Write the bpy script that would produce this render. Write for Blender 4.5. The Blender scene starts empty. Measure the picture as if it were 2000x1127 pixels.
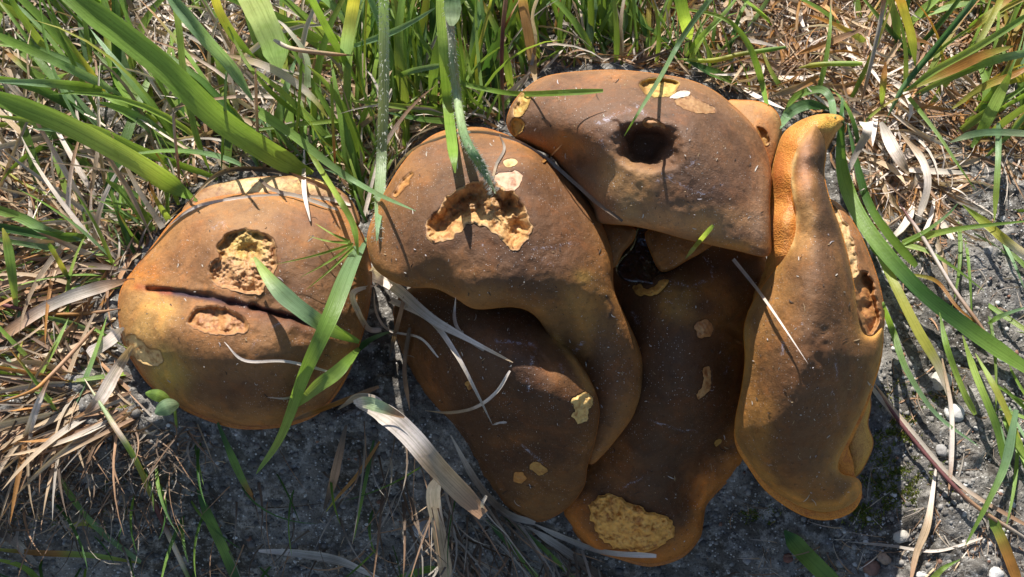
import bpy, math, random
import numpy as np
from mathutils import Vector

# ------------------------------------------------------------------ camera, sky, sun
sc = bpy.context.scene
TILT = math.radians(25.0); DIST = 0.62; HW = 0.21 / 0.62          # half width at unit distance
CAM = np.array([0.0, -DIST * math.sin(TILT), 0.03 + DIST * math.cos(TILT)])
FWD = np.array([0.0, math.sin(TILT), -math.cos(TILT)])
UPV = np.array([0.0, math.cos(TILT), math.sin(TILT)])
cam_d = bpy.data.cameras.new('camera'); cam = bpy.data.objects.new('camera', cam_d)
sc.collection.objects.link(cam); sc.camera = cam
cam.location = CAM; cam.rotation_euler = (TILT, 0, 0)
cam_d.sensor_width = 36; cam_d.lens = 18 / HW; cam_d.clip_start = 0.01; cam_d.clip_end = 60

SUN_EL, SUN_AZ = math.radians(42), math.radians(-14)             # azimuth from +Y, clockwise
world = bpy.data.worlds.new('World'); sc.world = world; world.use_nodes = True
wn = world.node_tree; bg = wn.nodes['Background']
sky = wn.nodes.new('ShaderNodeTexSky'); sky.sky_type = 'NISHITA'; sky.sun_disc = False
sky.sun_elevation = SUN_EL; sky.sun_rotation = SUN_AZ
wn.links.new(sky.outputs[0], bg.inputs[0]); bg.inputs[1].default_value = 0.078
sd_ = bpy.data.lights.new('sun', 'SUN'); sd_.energy = 5.0; sd_.angle = math.radians(0.5); sd_.color = (1.0, 0.95, 0.87)
sun = bpy.data.objects.new('sun', sd_); sc.collection.objects.link(sun)
sdir = Vector((math.sin(SUN_AZ) * math.cos(SUN_EL), math.cos(SUN_AZ) * math.cos(SUN_EL), math.sin(SUN_EL)))
sun.rotation_euler = sdir.to_track_quat('Z', 'Y').to_euler(); sun.location = sdir * 3
vs = sc.view_settings
vs.view_transform = 'Standard'; vs.look = 'None'; vs.gamma = 1; vs.use_curve_mapping = False; vs.exposure = 0.85

rng = np.random.default_rng(7); random.seed(7)
COL = sc.collection
PX = 0.00021                                                     # metres per photograph pixel, about

# ------------------------------------------------------------------ geometry helpers
def P(u, v, z):
    """world point on the sight line of photograph pixel (u, v) at height z (metres)"""
    u = np.asarray(u, float); v = np.asarray(v, float); z = np.asarray(z, float)
    a = (u - 1000) / 1000 * HW; b = (563.5 - v) / 1000 * HW
    dx = a; dy = FWD[1] + b * UPV[1]; dz = FWD[2] + b * UPV[2]
    t = (z - CAM[2]) / dz
    return np.stack(np.broadcast_arrays(CAM[0] + t * dx, CAM[1] + t * dy, z), -1)

def proj(p):
    q = p - CAM; d = q @ FWD
    return 1000 + q[..., 0] / d / HW * 1000, 563.5 - (q @ UPV) / d / HW * 1000

_lat = rng.random((64, 64, 64))
def vnoise(x, y, z=0.0):
    x, y, z = np.broadcast_arrays(np.asarray(x, float), np.asarray(y, float), np.asarray(z, float))
    i, j, k = np.floor(x).astype(int), np.floor(y).astype(int), np.floor(z).astype(int)
    f, g, h = x - i, y - j, z - k
    f, g, h = f*f*(3-2*f), g*g*(3-2*g), h*h*(3-2*h)
    L = lambda a, b, c: _lat[(i+a) & 63, (j+b) & 63, (k+c) & 63]
    q = lambda c: (L(0,0,c)*(1-f)+L(1,0,c)*f)*(1-g) + (L(0,1,c)*(1-f)+L(1,1,c)*f)*g
    return q(0)*(1-h) + q(1)*h - 0.5
def fbm(x, y, z=0.0, o=4):
    s = 0; a = 1.0
    for k in range(o):
        s = s + a * vnoise(x * 2**k + 7.3*k, y * 2**k + 3.1*k, z); a *= .5
    return s
def sstep(a, b, x):
    t = np.clip((x - a) / (b - a), 0, 1); return t*t*(3-2*t)

def spline(pts, n, closed=False):
    p = np.asarray(pts, float); m = len(p)
    if closed: q = np.vstack([p[-1:], p, p[:2]]); segs = m
    else: q = np.vstack([2*p[0]-p[1], p, 2*p[-1]-p[-2]]); segs = m - 1
    out = []
    for s in range(segs):
        a, b, c, d = q[s], q[s+1], q[s+2], q[s+3]
        t = np.linspace(0, 1, n, endpoint=False)[:, None]
        out.append(.5*((2*b)+(c-a)*t+(2*a-5*b+4*c-d)*t*t+(3*b-a-3*c+d)*t**3))
    o = np.vstack(out)
    return o if closed else np.vstack([o, p[-1:]])

def sdf(pu, pv, poly):
    """signed distance to a closed polygon (inside positive) and the nearest point on it"""
    pts = np.stack([np.ravel(pu), np.ravel(pv)], -1)
    a = poly; b = np.roll(poly, -1, 0)
    best = np.full(len(pts), 1e9); near = np.zeros_like(pts); ins = np.zeros(len(pts), bool)
    for (ax, ay), (bx, by) in zip(a, b):
        ex, ey = bx-ax, by-ay; L = ex*ex+ey*ey
        if L < 1e-9: continue
        t = np.clip(((pts[:,0]-ax)*ex+(pts[:,1]-ay)*ey)/L, 0, 1)
        qx, qy = ax+t*ex, ay+t*ey
        d = (pts[:,0]-qx)**2+(pts[:,1]-qy)**2
        m = d < best; best[m] = d[m]; near[m,0] = qx[m]; near[m,1] = qy[m]
        if ay != by:
            c = ((ay > pts[:,1]) != (by > pts[:,1])) & (pts[:,0] < (bx-ax)*(pts[:,1]-ay)/(by-ay)+ax)
            ins ^= c
    d = np.sqrt(best)
    return np.where(ins, d, -d).reshape(np.shape(pu)), near

def tps(ctrl):
    c = np.asarray(ctrl, float); p = c[:, :2]/200; n = len(p)
    def K(r2): return np.where(r2 > 1e-12, r2*np.log(np.maximum(r2, 1e-12)), 0)
    r2 = ((p[:,None]-p[None])**2).sum(-1)
    A = np.zeros((n+3, n+3)); A[:n,:n] = K(r2)+np.eye(n)*0.01
    A[:n,n] = 1; A[:n,n+1:] = p; A[n,:n] = 1; A[n+1:,:n] = p.T
    w = np.linalg.solve(A, np.r_[c[:,2], 0, 0, 0])
    def f(u, v):
        q = np.stack([np.ravel(u), np.ravel(v)], -1)/200
        o = np.zeros(len(q))
        for i in range(n): o += w[i]*K(((q-p[i])**2).sum(-1))
        o += w[n]+q@w[n+1:]
        return o.reshape(np.shape(u))
    return f

def grid_sheet(poly, step):
    """quad grid over a polygon, its edge snapped on to the outline: uv (n,2), faces, distance inside"""
    lo = poly.min(0)-step; hi = poly.max(0)+step
    gu = np.arange(lo[0], hi[0]+step, step); gv = np.arange(lo[1], hi[1]+step, step)
    U, V = np.meshgrid(gu, gv, indexing='ij')
    d, near = sdf(U, V, poly)
    ins = d > 0
    q = ins[:-1,:-1] | ins[1:,:-1] | ins[:-1,1:] | ins[1:,1:]
    idx = np.arange(U.size).reshape(U.shape)
    F = np.stack([idx[:-1,:-1][q], idx[:-1,1:][q], idx[1:,1:][q], idx[1:,:-1][q]], -1)
    uv = np.stack([U.ravel(), V.ravel()], -1)
    out = ~ins.ravel(); uv[out] = near[out]
    dd = np.where(out, 0, d.ravel())
    used, inv = np.unique(F, return_inverse=True)
    return uv[used], inv.reshape(F.shape), dd[used]

def loop_of(F):
    """ordered boundary loop of a quad sheet (the longest one)"""
    E = {}
    for k in range(4):
        for a, b in zip(F[:,k].tolist(), F[:,(k+1)%4].tolist()):
            E[(a,b)] = 1
    nxt = {a: b for (a, b) in E if (b, a) not in E}
    best = []
    seen = set()
    for s in list(nxt):
        if s in seen: continue
        l = [s]; seen.add(s); c = nxt.get(s)
        while c is not None and c not in seen:
            l.append(c); seen.add(c); c = nxt.get(c)
        if len(l) > len(best): best = l
    return best

def mesh(name, V, F, mat, parent=None, col=None, uv=None, smooth=True, attrs=None, link=True):
    me = bpy.data.meshes.new(name)
    V = np.asarray(V, float)
    off = np.array(parent.location) if parent is not None else None
    if off is not None:
        p = parent
        while p.parent is not None: p = p.parent; off = off + np.array(p.location)
        V = V - off
    if isinstance(F, np.ndarray):
        k = F.shape[1]
        me.vertices.add(len(V)); me.vertices.foreach_set('co', V.ravel())
        me.loops.add(F.size); me.loops.foreach_set('vertex_index', F.ravel().astype(np.int32))
        me.polygons.add(len(F)); me.polygons.foreach_set('loop_start', np.arange(0, F.size, k, dtype=np.int32))
        me.update(calc_edges=True); me.validate()
    else:
        me.from_pydata([tuple(v) for v in V], [], [tuple(f) for f in F])
    if col is not None and len(me.vertices) == len(V):
        a = me.attributes.new('col', 'FLOAT_COLOR', 'POINT')
        c = np.ones((len(V), 4)); c[:, :3] = col; a.data.foreach_set('color', c.ravel())
    if uv is not None:
        a = me.attributes.new('buv', 'FLOAT_VECTOR', 'POINT')
        c = np.zeros((len(V), 3)); c[:, :2] = uv; a.data.foreach_set('vector', c.ravel())
    for k, x in (attrs or {}).items():
        a = me.attributes.new(k, 'FLOAT', 'POINT'); a.data.foreach_set('value', np.asarray(x, float).ravel())
    if smooth: me.polygons.foreach_set('use_smooth', np.ones(len(me.polygons), bool))
    me.materials.append(mat)
    o = bpy.data.objects.new(name, me)
    COL.objects.link(o)
    if parent is not None: o.parent = parent
    return o

def tag(o, label=None, cat=None, group=None, kind=None):
    if label: o['label'] = label
    if cat: o['category'] = cat
    if group: o['group'] = group
    if kind: o['kind'] = kind
    return o
def empty(name, loc):
    o = bpy.data.objects.new(name, None); o.empty_display_size = 0.01
    COL.objects.link(o); o.location = tuple(float(x) for x in loc); return o

# ------------------------------------------------------------------ materials
def new_mat(name):
    m = bpy.data.materials.new(name); m.use_nodes = True
    nt = m.node_tree; b = nt.nodes['Principled BSDF']
    return m, nt, b
def N(nt, t, **kw):
    n = nt.nodes.new(t)
    for k, x in kw.items():
        if k in ('inputs',):
            for i, val in x.items(): n.inputs[i].default_value = val
        else: setattr(n, k, x)
    return n
def mixc(nt, fac, a, b, mode='MIX'):
    n = nt.nodes.new('ShaderNodeMix'); n.data_type = 'RGBA'; n.blend_type = mode
    for sock, x in ((n.inputs[0], fac), (n.inputs[6], a), (n.inputs[7], b)):
        if isinstance(x, (int, float)): sock.default_value = x
        elif isinstance(x, tuple): sock.default_value = (*x, 1)
        else: nt.links.new(x, sock)
    return n.outputs[2]
def ramp(nt, x, lo, hi, a=0.0, b=1.0):
    n = nt.nodes.new('ShaderNodeMapRange'); n.interpolation_type = 'SMOOTHSTEP'
    n.inputs[1].default_value = lo; n.inputs[2].default_value = hi
    n.inputs[3].default_value = a; n.inputs[4].default_value = b
    nt.links.new(x, n.inputs[0]); return n.outputs[0]
def math_(nt, op, a, b=None):
    n = nt.nodes.new('ShaderNodeMath'); n.operation = op
    for s, x in zip(n.inputs, (a, b)):
        if x is None: continue
        if isinstance(x, (int, float)): s.default_value = x
        else: nt.links.new(x, s)
    return n.outputs[0]
def noise(nt, vec, scale, detail=4, rough=.55, dist=0.0):
    n = nt.nodes.new('ShaderNodeTexNoise'); n.inputs['Scale'].default_value = scale
    n.inputs['Detail'].default_value = detail; n.inputs['Roughness'].default_value = rough
    n.inputs['Distortion'].default_value = dist
    nt.links.new(vec, n.inputs['Vector']); return n.outputs['Fac']
def voro(nt, vec, scale, feature='F1', out='Distance', rand=1.0):
    n = nt.nodes.new('ShaderNodeTexVoronoi'); n.feature = feature; n.inputs['Scale'].default_value = scale
    n.inputs['Randomness'].default_value = rand
    nt.links.new(vec, n.inputs['Vector']); return n.outputs[out], n
def bump(nt, h, strength, dist, prev=None):
    n = nt.nodes.new('ShaderNodeBump'); n.inputs['Strength'].default_value = strength; n.inputs['Distance'].default_value = dist
    nt.links.new(h, n.inputs['Height'])
    if prev is not None: nt.links.new(prev, n.inputs['Normal'])
    return n.outputs['Normal']
def attr(nt, name, out='Color'):
    n = nt.nodes.new('ShaderNodeAttribute'); n.attribute_name = name; return n.outputs[out]
def geo_pos(nt): return nt.nodes.new('ShaderNodeNewGeometry').outputs['Position']

def cap_material():
    m, nt, b = new_mat('cap_skin'); L = nt.links
    pos = geo_pos(nt); c = attr(nt, 'col')
    n1 = noise(nt, pos, 55, 5, .6, .6); n2 = noise(nt, pos, 420, 4, .65); n3 = noise(nt, pos, 160, 4, .6, .3)
    c = mixc(nt, ramp(nt, n1, .44, .70, 0, .6), c, (.45, .40, .38), 'MULTIPLY')
    c = mixc(nt, ramp(nt, noise(nt, pos, 34, 5, .65, 1.0), .50, .70, 0, .6), c, (1.75, 1.5, 1.2), 'MULTIPLY')
    c = mixc(nt, ramp(nt, n3, .50, .72, 0, .28), c, (1.9, 1.5, 1.0), 'MULTIPLY')
    c = mixc(nt, ramp(nt, n2, .5, .75, 0, .55), c, (.45, .42, .4), 'MULTIPLY')
    c = mixc(nt, ramp(nt, noise(nt, pos, 2400, 3, .7), .42, .66, 0, .5), c, (1.5, 1.38, 1.25), 'MULTIPLY')
    # pale dust grains lying on the skin
    d, vn = voro(nt, pos, 1250)
    rnd = vn.outputs['Color']
    sp = nt.nodes.new('ShaderNodeSeparateColor'); L.new(rnd, sp.inputs[0])
    g = math_(nt, 'MULTIPLY', ramp(nt, d, .12, .26, 1, 0), ramp(nt, sp.outputs[0], .66, .70))
    g2 = math_(nt, 'MULTIPLY', g, ramp(nt, noise(nt, pos, 60, 3), .42, .62, .15, .8))
    c = mixc(nt, g2, c, (.62, .58, .55))
    # dark specks of soil
    d2, vn2 = voro(nt, pos, 520)
    sp2 = nt.nodes.new('ShaderNodeSeparateColor'); L.new(vn2.outputs['Color'], sp2.inputs[0])
    g3 = math_(nt, 'MULTIPLY', ramp(nt, d2, .08, .2, 1, 0), ramp(nt, sp2.outputs[1], .86, .88))
    c = mixc(nt, math_(nt, 'MULTIPLY', g3, .75), c, (.025, .015, .01))
    # dried slime, pale and glossy, where the mask says
    sl = attr(nt, 'slime', 'Fac')
    sf = math_(nt, 'MULTIPLY', attr(nt, 'trail', 'Fac'), ramp(nt, noise(nt, pos, 520, 6, .75, 1.5), .50, .60))
    c = mixc(nt, math_(nt, 'MULTIPLY', sf, .75), c, (.50, .49, .58))
    L.new(c, b.inputs['Base Color'])
    r = ramp(nt, n3, .35, .7, .56, .78)
    r2 = math_(nt, 'SUBTRACT', r, math_(nt, 'MULTIPLY', sl, .24))
    L.new(r2, b.inputs['Roughness'])
    b.inputs['Specular IOR Level'].default_value = .38
    b.inputs['Sheen Weight'].default_value = .0; b.inputs['Sheen Roughness'].default_value = .5
    b.inputs['Sheen Tint'].default_value = (1, .85, .7, 1)
    nb = bump(nt, noise(nt, pos, 2600, 3, .7), .55, .0006)
    nb = bump(nt, n2, .28, .0012, nb); nb = bump(nt, n3, .22, .003, nb)
    L.new(bump(nt, g2, .5, .0005, nb), b.inputs['Normal'])
    b.inputs['Subsurface Weight'].default_value = 0
    b.inputs['Subsurface Radius'].default_value = (.004, .0016, .0006)
    return m

def flesh_material():
    m, nt, b = new_mat('bitten_flesh'); L = nt.links
    pos = geo_pos(nt); c = attr(nt, 'col')
    d, _ = voro(nt, pos, 520, 'SMOOTH_F1'); n1 = noise(nt, pos, 240, 5, .65, .4); n2 = noise(nt, pos, 900, 4, .7)
    c = mixc(nt, ramp(nt, d, .25, .75, 0, .35), c, (.55, .36, .20), 'MULTIPLY')
    c = mixc(nt, ramp(nt, n1, .46, .70, 0, .9), c, (.45, .26, .13), 'MULTIPLY')
    c = mixc(nt, ramp(nt, n2, .55, .75, 0, .4), c, (1.35, 1.3, 1.1), 'MULTIPLY')
    L.new(c, b.inputs['Base Color']); b.inputs['Roughness'].default_value = .6
    nb = bump(nt, d, -.3, .0010); nb = bump(nt, n1, .4, .0012, nb); nb = bump(nt, n2, .4, .0006, nb)
    L.new(nb, b.inputs['Normal'])
    b.inputs['Subsurface Weight'].default_value = .15; b.inputs['Subsurface Radius'].default_value = (.003, .0018, .0007)
    return m

def pore_material():
    m, nt, b = new_mat('pore_surface'); L = nt.links
    pos = geo_pos(nt); c = attr(nt, 'col')
    d, _ = voro(nt, pos, 1500); n1 = noise(nt, pos, 130, 5, .6, .4)
    c = mixc(nt, ramp(nt, d, .2, .6, .5, 0), c, (.55, .35, .2), 'MULTIPLY')
    c = mixc(nt, ramp(nt, n1, .5, .72, 0, .7), c, (.6, .35, .2), 'MULTIPLY')
    L.new(c, b.inputs['Base Color']); b.inputs['Roughness'].default_value = .55
    nb = bump(nt, d, .5, .0005); L.new(bump(nt, n1, .4, .002, nb), b.inputs['Normal'])
    b.inputs['Subsurface Weight'].default_value = .15; b.inputs['Subsurface Radius'].default_value = (.004, .0015, .0004)
    return m

def blade_material(name, trans, rough, hue, fib):
    m, nt, b = new_mat(name); L = nt.links
    c = attr(nt, 'col'); uv = attr(nt, 'buv', 'Vector'); pos = geo_pos(nt)
    sx = nt.nodes.new('ShaderNodeSeparateXYZ'); L.new(uv, sx.inputs[0])
    cb = nt.nodes.new('ShaderNodeVectorMath'); cb.operation = 'MULTIPLY_ADD'
    L.new(uv, cb.inputs[0]); cb.inputs[1].default_value = (6, .8, 0)
    sc3 = nt.nodes.new('ShaderNodeVectorMath'); sc3.operation = 'SCALE'; sc3.inputs['Scale'].default_value = 14; L.new(pos, sc3.inputs[0]); L.new(sc3.outputs[0], cb.inputs[2])
    w = noise(nt, cb.outputs[0], 2.2, 4, .65)
    n1 = noise(nt, pos, 110, 4, .6); n2 = noise(nt, pos, 700, 3, .6)
    c = mixc(nt, ramp(nt, w, .42, .66, 0, fib), c, (.50, .52, .42), 'MULTIPLY')
    c = mixc(nt, ramp(nt, n1, .5, .72, 0, .40), c, hue, 'MULTIPLY')
    c = mixc(nt, ramp(nt, n2, .58, .72, 0, .35), c, (.55, .45, .35), 'MULTIPLY')
    L.new(c, b.inputs['Base Color']); b.inputs['Roughness'].default_value = rough
    b.inputs['Specular IOR Level'].default_value = .45
    nb = bump(nt, w, .5, .0004); L.new(bump(nt, n2, .2, .0005, nb), b.inputs['Normal'])
    tr = nt.nodes.new('ShaderNodeBsdfTranslucent'); L.new(mixc(nt, 1.0, c, (1.4, 1.3, .75), 'MULTIPLY'), tr.inputs[0])
    mx = nt.nodes.new('ShaderNodeMixShader'); mx.inputs[0].default_value = trans
    out = nt.nodes['Material Output']
    L.new(b.outputs[0], mx.inputs[1]); L.new(tr.outputs[0], mx.inputs[2]); L.new(mx.outputs[0], out.inputs[0])
    return m

def ground_material():
    m, nt, b = new_mat('sandy_soil'); L = nt.links
    pos = geo_pos(nt)
    n1 = noise(nt, pos, 26, 6, .65); n2 = noise(nt, pos, 190, 6, .7); n3 = noise(nt, pos, 900, 4, .7)
    c = mixc(nt, ramp(nt, n1, .38, .66), (.075, .066, .055), (.24, .225, .205))
    c = mixc(nt, ramp(nt, n2, .46, .66), c, (.36, .34, .31))
    c = mixc(nt, ramp(nt, n3, .52, .7, 0, .8), c, (.30, .27, .24), 'MULTIPLY')
    d, vn = voro(nt, pos, 800)
    sp = nt.nodes.new('ShaderNodeSeparateColor'); L.new(vn.outputs['Color'], sp.inputs[0])
    g = math_(nt, 'MULTIPLY', ramp(nt, d, .25, .4, 1, 0), ramp(nt, sp.outputs[0], .84, .87))
    c = mixc(nt, g, c, (.55, .54, .52))
    g2 = math_(nt, 'MULTIPLY', ramp(nt, d, .3, .5, 1, 0), ramp(nt, sp.outputs[1], .86, .9))
    c = mixc(nt, math_(nt, 'MULTIPLY', g2, .6), c, (.06, .052, .048))
    L.new(c, b.inputs['Base Color']); b.inputs['Roughness'].default_value = .9
    b.inputs['Specular IOR Level'].default_value = .25
    nb = bump(nt, n2, .8, .004); nb = bump(nt, n3, .7, .0014, nb); nb = bump(nt, d, .5, .0006, nb)
    L.new(nb, b.inputs['Normal'])
    return m

def stone_material():
    m, nt, b = new_mat('stone'); L = nt.links
    c = attr(nt, 'col'); pos = geo_pos(nt); n = noise(nt, pos, 800, 4, .7)
    c = mixc(nt, ramp(nt, n, .45, .7, 0, .6), c, (.45, .42, .4), 'MULTIPLY')
    L.new(c, b.inputs['Base Color']); b.inputs['Roughness'].default_value = .8
    L.new(bump(nt, n, .5, .0008), b.inputs['Normal']); return m

def ooze_material():
    m, nt, b = new_mat('black_ooze'); L = nt.links
    pos = geo_pos(nt); n = noise(nt, pos, 260, 4, .6)
    b.inputs['Base Color'].default_value = (.006, .005, .006, 1); b.inputs['Roughness'].default_value = .2; b.inputs['Specular IOR Level'].default_value = 1.0; b.inputs['Coat Weight'].default_value = .6
    L.new(bump(nt, n, .5, .003), b.inputs['Normal']); return m

M_CAP, M_FLESH, M_PORE = cap_material(), flesh_material(), pore_material()
M_GREEN = blade_material('green_blade', .42, .40, (.62, .75, .4), .6)
M_STRAW = blade_material('dry_straw', .18, .6, (.55, .45, .38), .75)
M_SOIL, M_STONE, M_OOZE = ground_material(), stone_material(), ooze_material()

# ------------------------------------------------------------------ ground: a sandy bank that drops away below the caps
YB = float(P(700, 805, 0)[1])
def ground_exact(x, y):
    x = np.asarray(x, float); y = np.asarray(y, float)
    left = 1 - sstep(.085, .20, x - .25*(y - YB))
    t = YB - y
    t = np.where(t > 0, np.sqrt(t*t + .012**2) - .012, 0)
    drop = np.minimum(t * 1.25, .17)
    z = -drop*left - np.maximum(t - .02, 0)*.12*(1-left)
    z = z + .010*fbm(x*16, y*16, 1.5, 3) + .0045*fbm(x*70, y*70, 5.2, 3)
    return z
GS = .0012; _ga = np.arange(-.48, .48, GS)
GZ = ground_exact(*np.meshgrid(_ga, _ga, indexing='ij'))
def ground_z(x, y):
    a = np.clip((np.asarray(x, float)+.48)/GS, 0, len(_ga)-1.001); b = np.clip((np.asarray(y, float)+.48)/GS, 0, len(_ga)-1.001)
    i, j = a.astype(int), b.astype(int); f, g = a-i, b-j
    return (GZ[i,j]*(1-f)+GZ[i+1,j]*f)*(1-g)+(GZ[i,j+1]*(1-f)+GZ[i+1,j+1]*f)*g
def ground_hit(u, v):
    z = np.zeros(np.shape(u))
    for _ in range(24):
        p = P(u, v, z); z = .6*z + .4*ground_z(p[..., 0], p[..., 1])
    return z
def build_ground():
    def axis(a, b, s):
        mid = np.arange(a, b, s); k = np.geomspace(s*2, 3.5, 28).cumsum()
        k = k / k[-1] * 3.5
        return np.concatenate([a - k[::-1], mid, b + k])
    X, Y = np.meshgrid(axis(-.26, .26, .0011), axis(-.20, .22, .0011), indexing='ij')
    Z = ground_exact(X, Y)
    near = np.exp(-((X/.5)**4 + (Y/.5)**4))
    Z += near*(.0022*fbm(X*330, Y*330, 2.2, 3) + .0045*np.maximum(fbm(X*130, Y*130, 4.2, 3), 0))
    i = np.arange(X.size).reshape(X.shape)
    F = np.stack([i[:-1,:-1].ravel(), i[1:,:-1].ravel(), i[1:,1:].ravel(), i[:-1,1:].ravel()], -1)
    o = mesh('ground', np.stack([X.ravel(), Y.ravel(), Z.ravel()], -1), F, M_SOIL)
    tag(o, 'grey sandy soil bank around and below the mushroom cluster', kind='structure')
build_ground()

# ------------------------------------------------------------------ mushrooms
BRN = (.150, .066, .024); DRK = (.070, .031, .013); OCH = (.33, .145, .034); ORG = (.42, .145, .020)
YEL = (.52, .33, .075); TAN = (.34, .18, .075); FLS = (.62, .40, .15); PAL = (.72, .56, .26); BLK = (.012, .007, .012)
LATER = []; SHEETS = []                                                      # (outline, height function) of every cap surface

class Sheet:
    """a curved cap surface: outline in photograph pixels, heights (mm) by thin-plate spline, worked edge, bites and dimples"""
    def __init__(s, outline, ctrl, rim_px=16, rim_mm=4, bites=(), dimples=(), grooves=(), steep=(0, 1)):
        s.poly = spline(outline, 5, True); s.f = tps([(a, b, steep[0]-(steep[0]-c)*steep[1]) for a, b, c in ctrl]); s.rim = (rim_px, rim_mm)
        s.bites = bites; s.dimples = dimples; s.grooves = grooves; SHEETS.append(s)
        for b in bites:
            q = spline(b['poly'], 7, True)
            n = np.stack([fbm(q[:,0]/9, q[:,1]/9, 1.1, 3), fbm(q[:,0]/9+40, q[:,1]/9, 4.1, 3)], -1)
            b['out'] = q + n*b.get('jag', 7)
    def z0(s, u, v, d):
        z = s.f(u, v)
        R, mm = s.rim; t = np.clip(1 - d/R, 0, 1)
        z = z - mm*(1 - np.sqrt(np.maximum(1 - t*t, 0)))
        for (cu, cv, ru, rv, rot, dep) in s.dimples:
            a = math.radians(rot); x = (u-cu)*math.cos(a)+(v-cv)*math.sin(a); y = -(u-cu)*math.sin(a)+(v-cv)*math.cos(a)
            x = x+ru*.5*fbm(u/34, v/34, 5.5, 3); y = y+rv*.55*fbm(u/34+9, v/34, 7.5, 3)
            z = z - dep*np.exp(-((x/ru)**2+(y/rv)**2)**2.0)
        for (pts, w, dep) in s.grooves:
            ld = line_dist(u+6*fbm(u/30, v/30, 1.9, 3), v+6*fbm(u/30+5, v/30, 3.9, 3), pts)
            z = z - dep*(1+.9*fbm(u/25, v/25, 6.1, 2))*np.exp(-(ld/(w*(1+.8*fbm(u/40, v/40, 8.1, 2))))**2)
        return z + 1.1*fbm(u/70, v/70, s.f(np.array([0.]), np.array([0.]))[0] % 9, 4) + .28*fbm(u/16, v/16, 2.7, 3)
    def z(s, u, v, d):
        z = s.z0(u, v, d)
        for b in s.bites:
            db, _ = sdf(u, v, b['out'])
            z = z - (max(b['depth'], 0)*1.25+1.8+max([p[3] for p in b.get('pits', ())]+[0]))*sstep(-.5, b.get('wall', 9), db) - .3*(db > 0)
        return z
    def top(s, u, v):
        d, _ = sdf(u, v, s.poly); return np.where(d > 0, s.z0(u, v, np.maximum(d, 0)), -1e3)/1000

def line_dist(u, v, pts):
    best = np.full(np.shape(u), 1e9)
    for (a, b), (c, d) in zip(pts[:-1], pts[1:]):
        ex, ey = c-a, d-b; t = np.clip(((u-a)*ex+(v-b)*ey)/(ex*ex+ey*ey), 0, 1)
        best = np.minimum(best, np.hypot(u-a-t*ex, v-b-t*ey))
    return best

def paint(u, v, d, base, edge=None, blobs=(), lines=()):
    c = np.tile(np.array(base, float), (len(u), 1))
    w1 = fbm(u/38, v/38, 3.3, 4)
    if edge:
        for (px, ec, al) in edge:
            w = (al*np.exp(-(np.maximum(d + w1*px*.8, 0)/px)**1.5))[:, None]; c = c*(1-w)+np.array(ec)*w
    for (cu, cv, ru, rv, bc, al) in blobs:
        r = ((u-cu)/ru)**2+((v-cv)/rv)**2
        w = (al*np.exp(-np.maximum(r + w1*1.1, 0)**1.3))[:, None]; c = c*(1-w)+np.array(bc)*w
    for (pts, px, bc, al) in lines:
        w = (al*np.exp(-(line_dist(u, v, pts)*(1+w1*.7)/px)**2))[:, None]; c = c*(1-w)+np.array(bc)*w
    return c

def cap_part(root, sh, name, base, edge, blobs=(), lines=(), slime=(), trails=(), step=2.4, mat=None):
    uv, F, d = grid_sheet(sh.poly, step); u, v = uv[:,0], uv[:,1]
    z = sh.z(u, v, d)
    c = paint(u, v, d, base, edge, blobs, lines)
    s = np.zeros(len(u))
    for (cu, cv, ru, rv, al) in slime: s = np.maximum(s, al*np.exp(-(((u-cu)/ru)**2+((v-cv)/rv)**2)))
    tr = np.zeros(len(u)); wob = 5*fbm(u/14, v/14, 4.4, 3)
    for (pts, w) in trails: tr = np.maximum(tr, .8*np.exp(-(line_dist(u+wob, v+wob, pts)/(w*.75))**2))
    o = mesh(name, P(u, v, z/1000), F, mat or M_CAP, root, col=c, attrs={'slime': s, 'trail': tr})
    return o, (uv, F, d, z)

def debris(owner, sh, n):
    p = Pile(); lo, hi = sh.poly.min(0), sh.poly.max(0); made = 0
    q = rng.uniform(lo, hi, (n*4, 2)); ok = sdf(q[:,0], q[:,1], sh.poly)[0] > 14
    for b in sh.bites: ok &= sdf(q[:,0], q[:,1], b['out'])[0] < -4
    for u, v in q[ok][:n]:
        a = rng.uniform(0, 6.28); L = rng.choice([3, 5, 9, 16], p=[.45, .3, .17, .08])*rng.uniform(.7, 1.2); t = np.linspace(-.5, .5, 5); k = rng.normal(0, .5)
        uu = u+L*t*np.cos(a+k*t); vv = v+L*t*np.sin(a+k*t)
        C = P(uu, vv, sh.z0(uu, vv, np.full(5, 60.))/1000+.00035)
        c = np.array([(.60,.55,.50),(.05,.03,.02),(.40,.28,.16),(.55,.50,.52)][rng.choice(4, p=[.35,.3,.2,.15])])
        p.add(*ribbon(C, np.array([.3, .9, 1, .9, .3])*rng.uniform(.9, 2.2)*PX, np.tile(c, (5, 1)), rng.uniform(-.5, .5), .3)); made += 1
    off = np.array(owner.parent.location)
    o = mesh('debris', np.vstack(p.V)-off, np.vstack(p.F), M_STRAW, None, col=np.vstack(p.C), uv=np.vstack(p.U)); o.parent = owner; o['kind'] = 'stuff'

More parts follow.
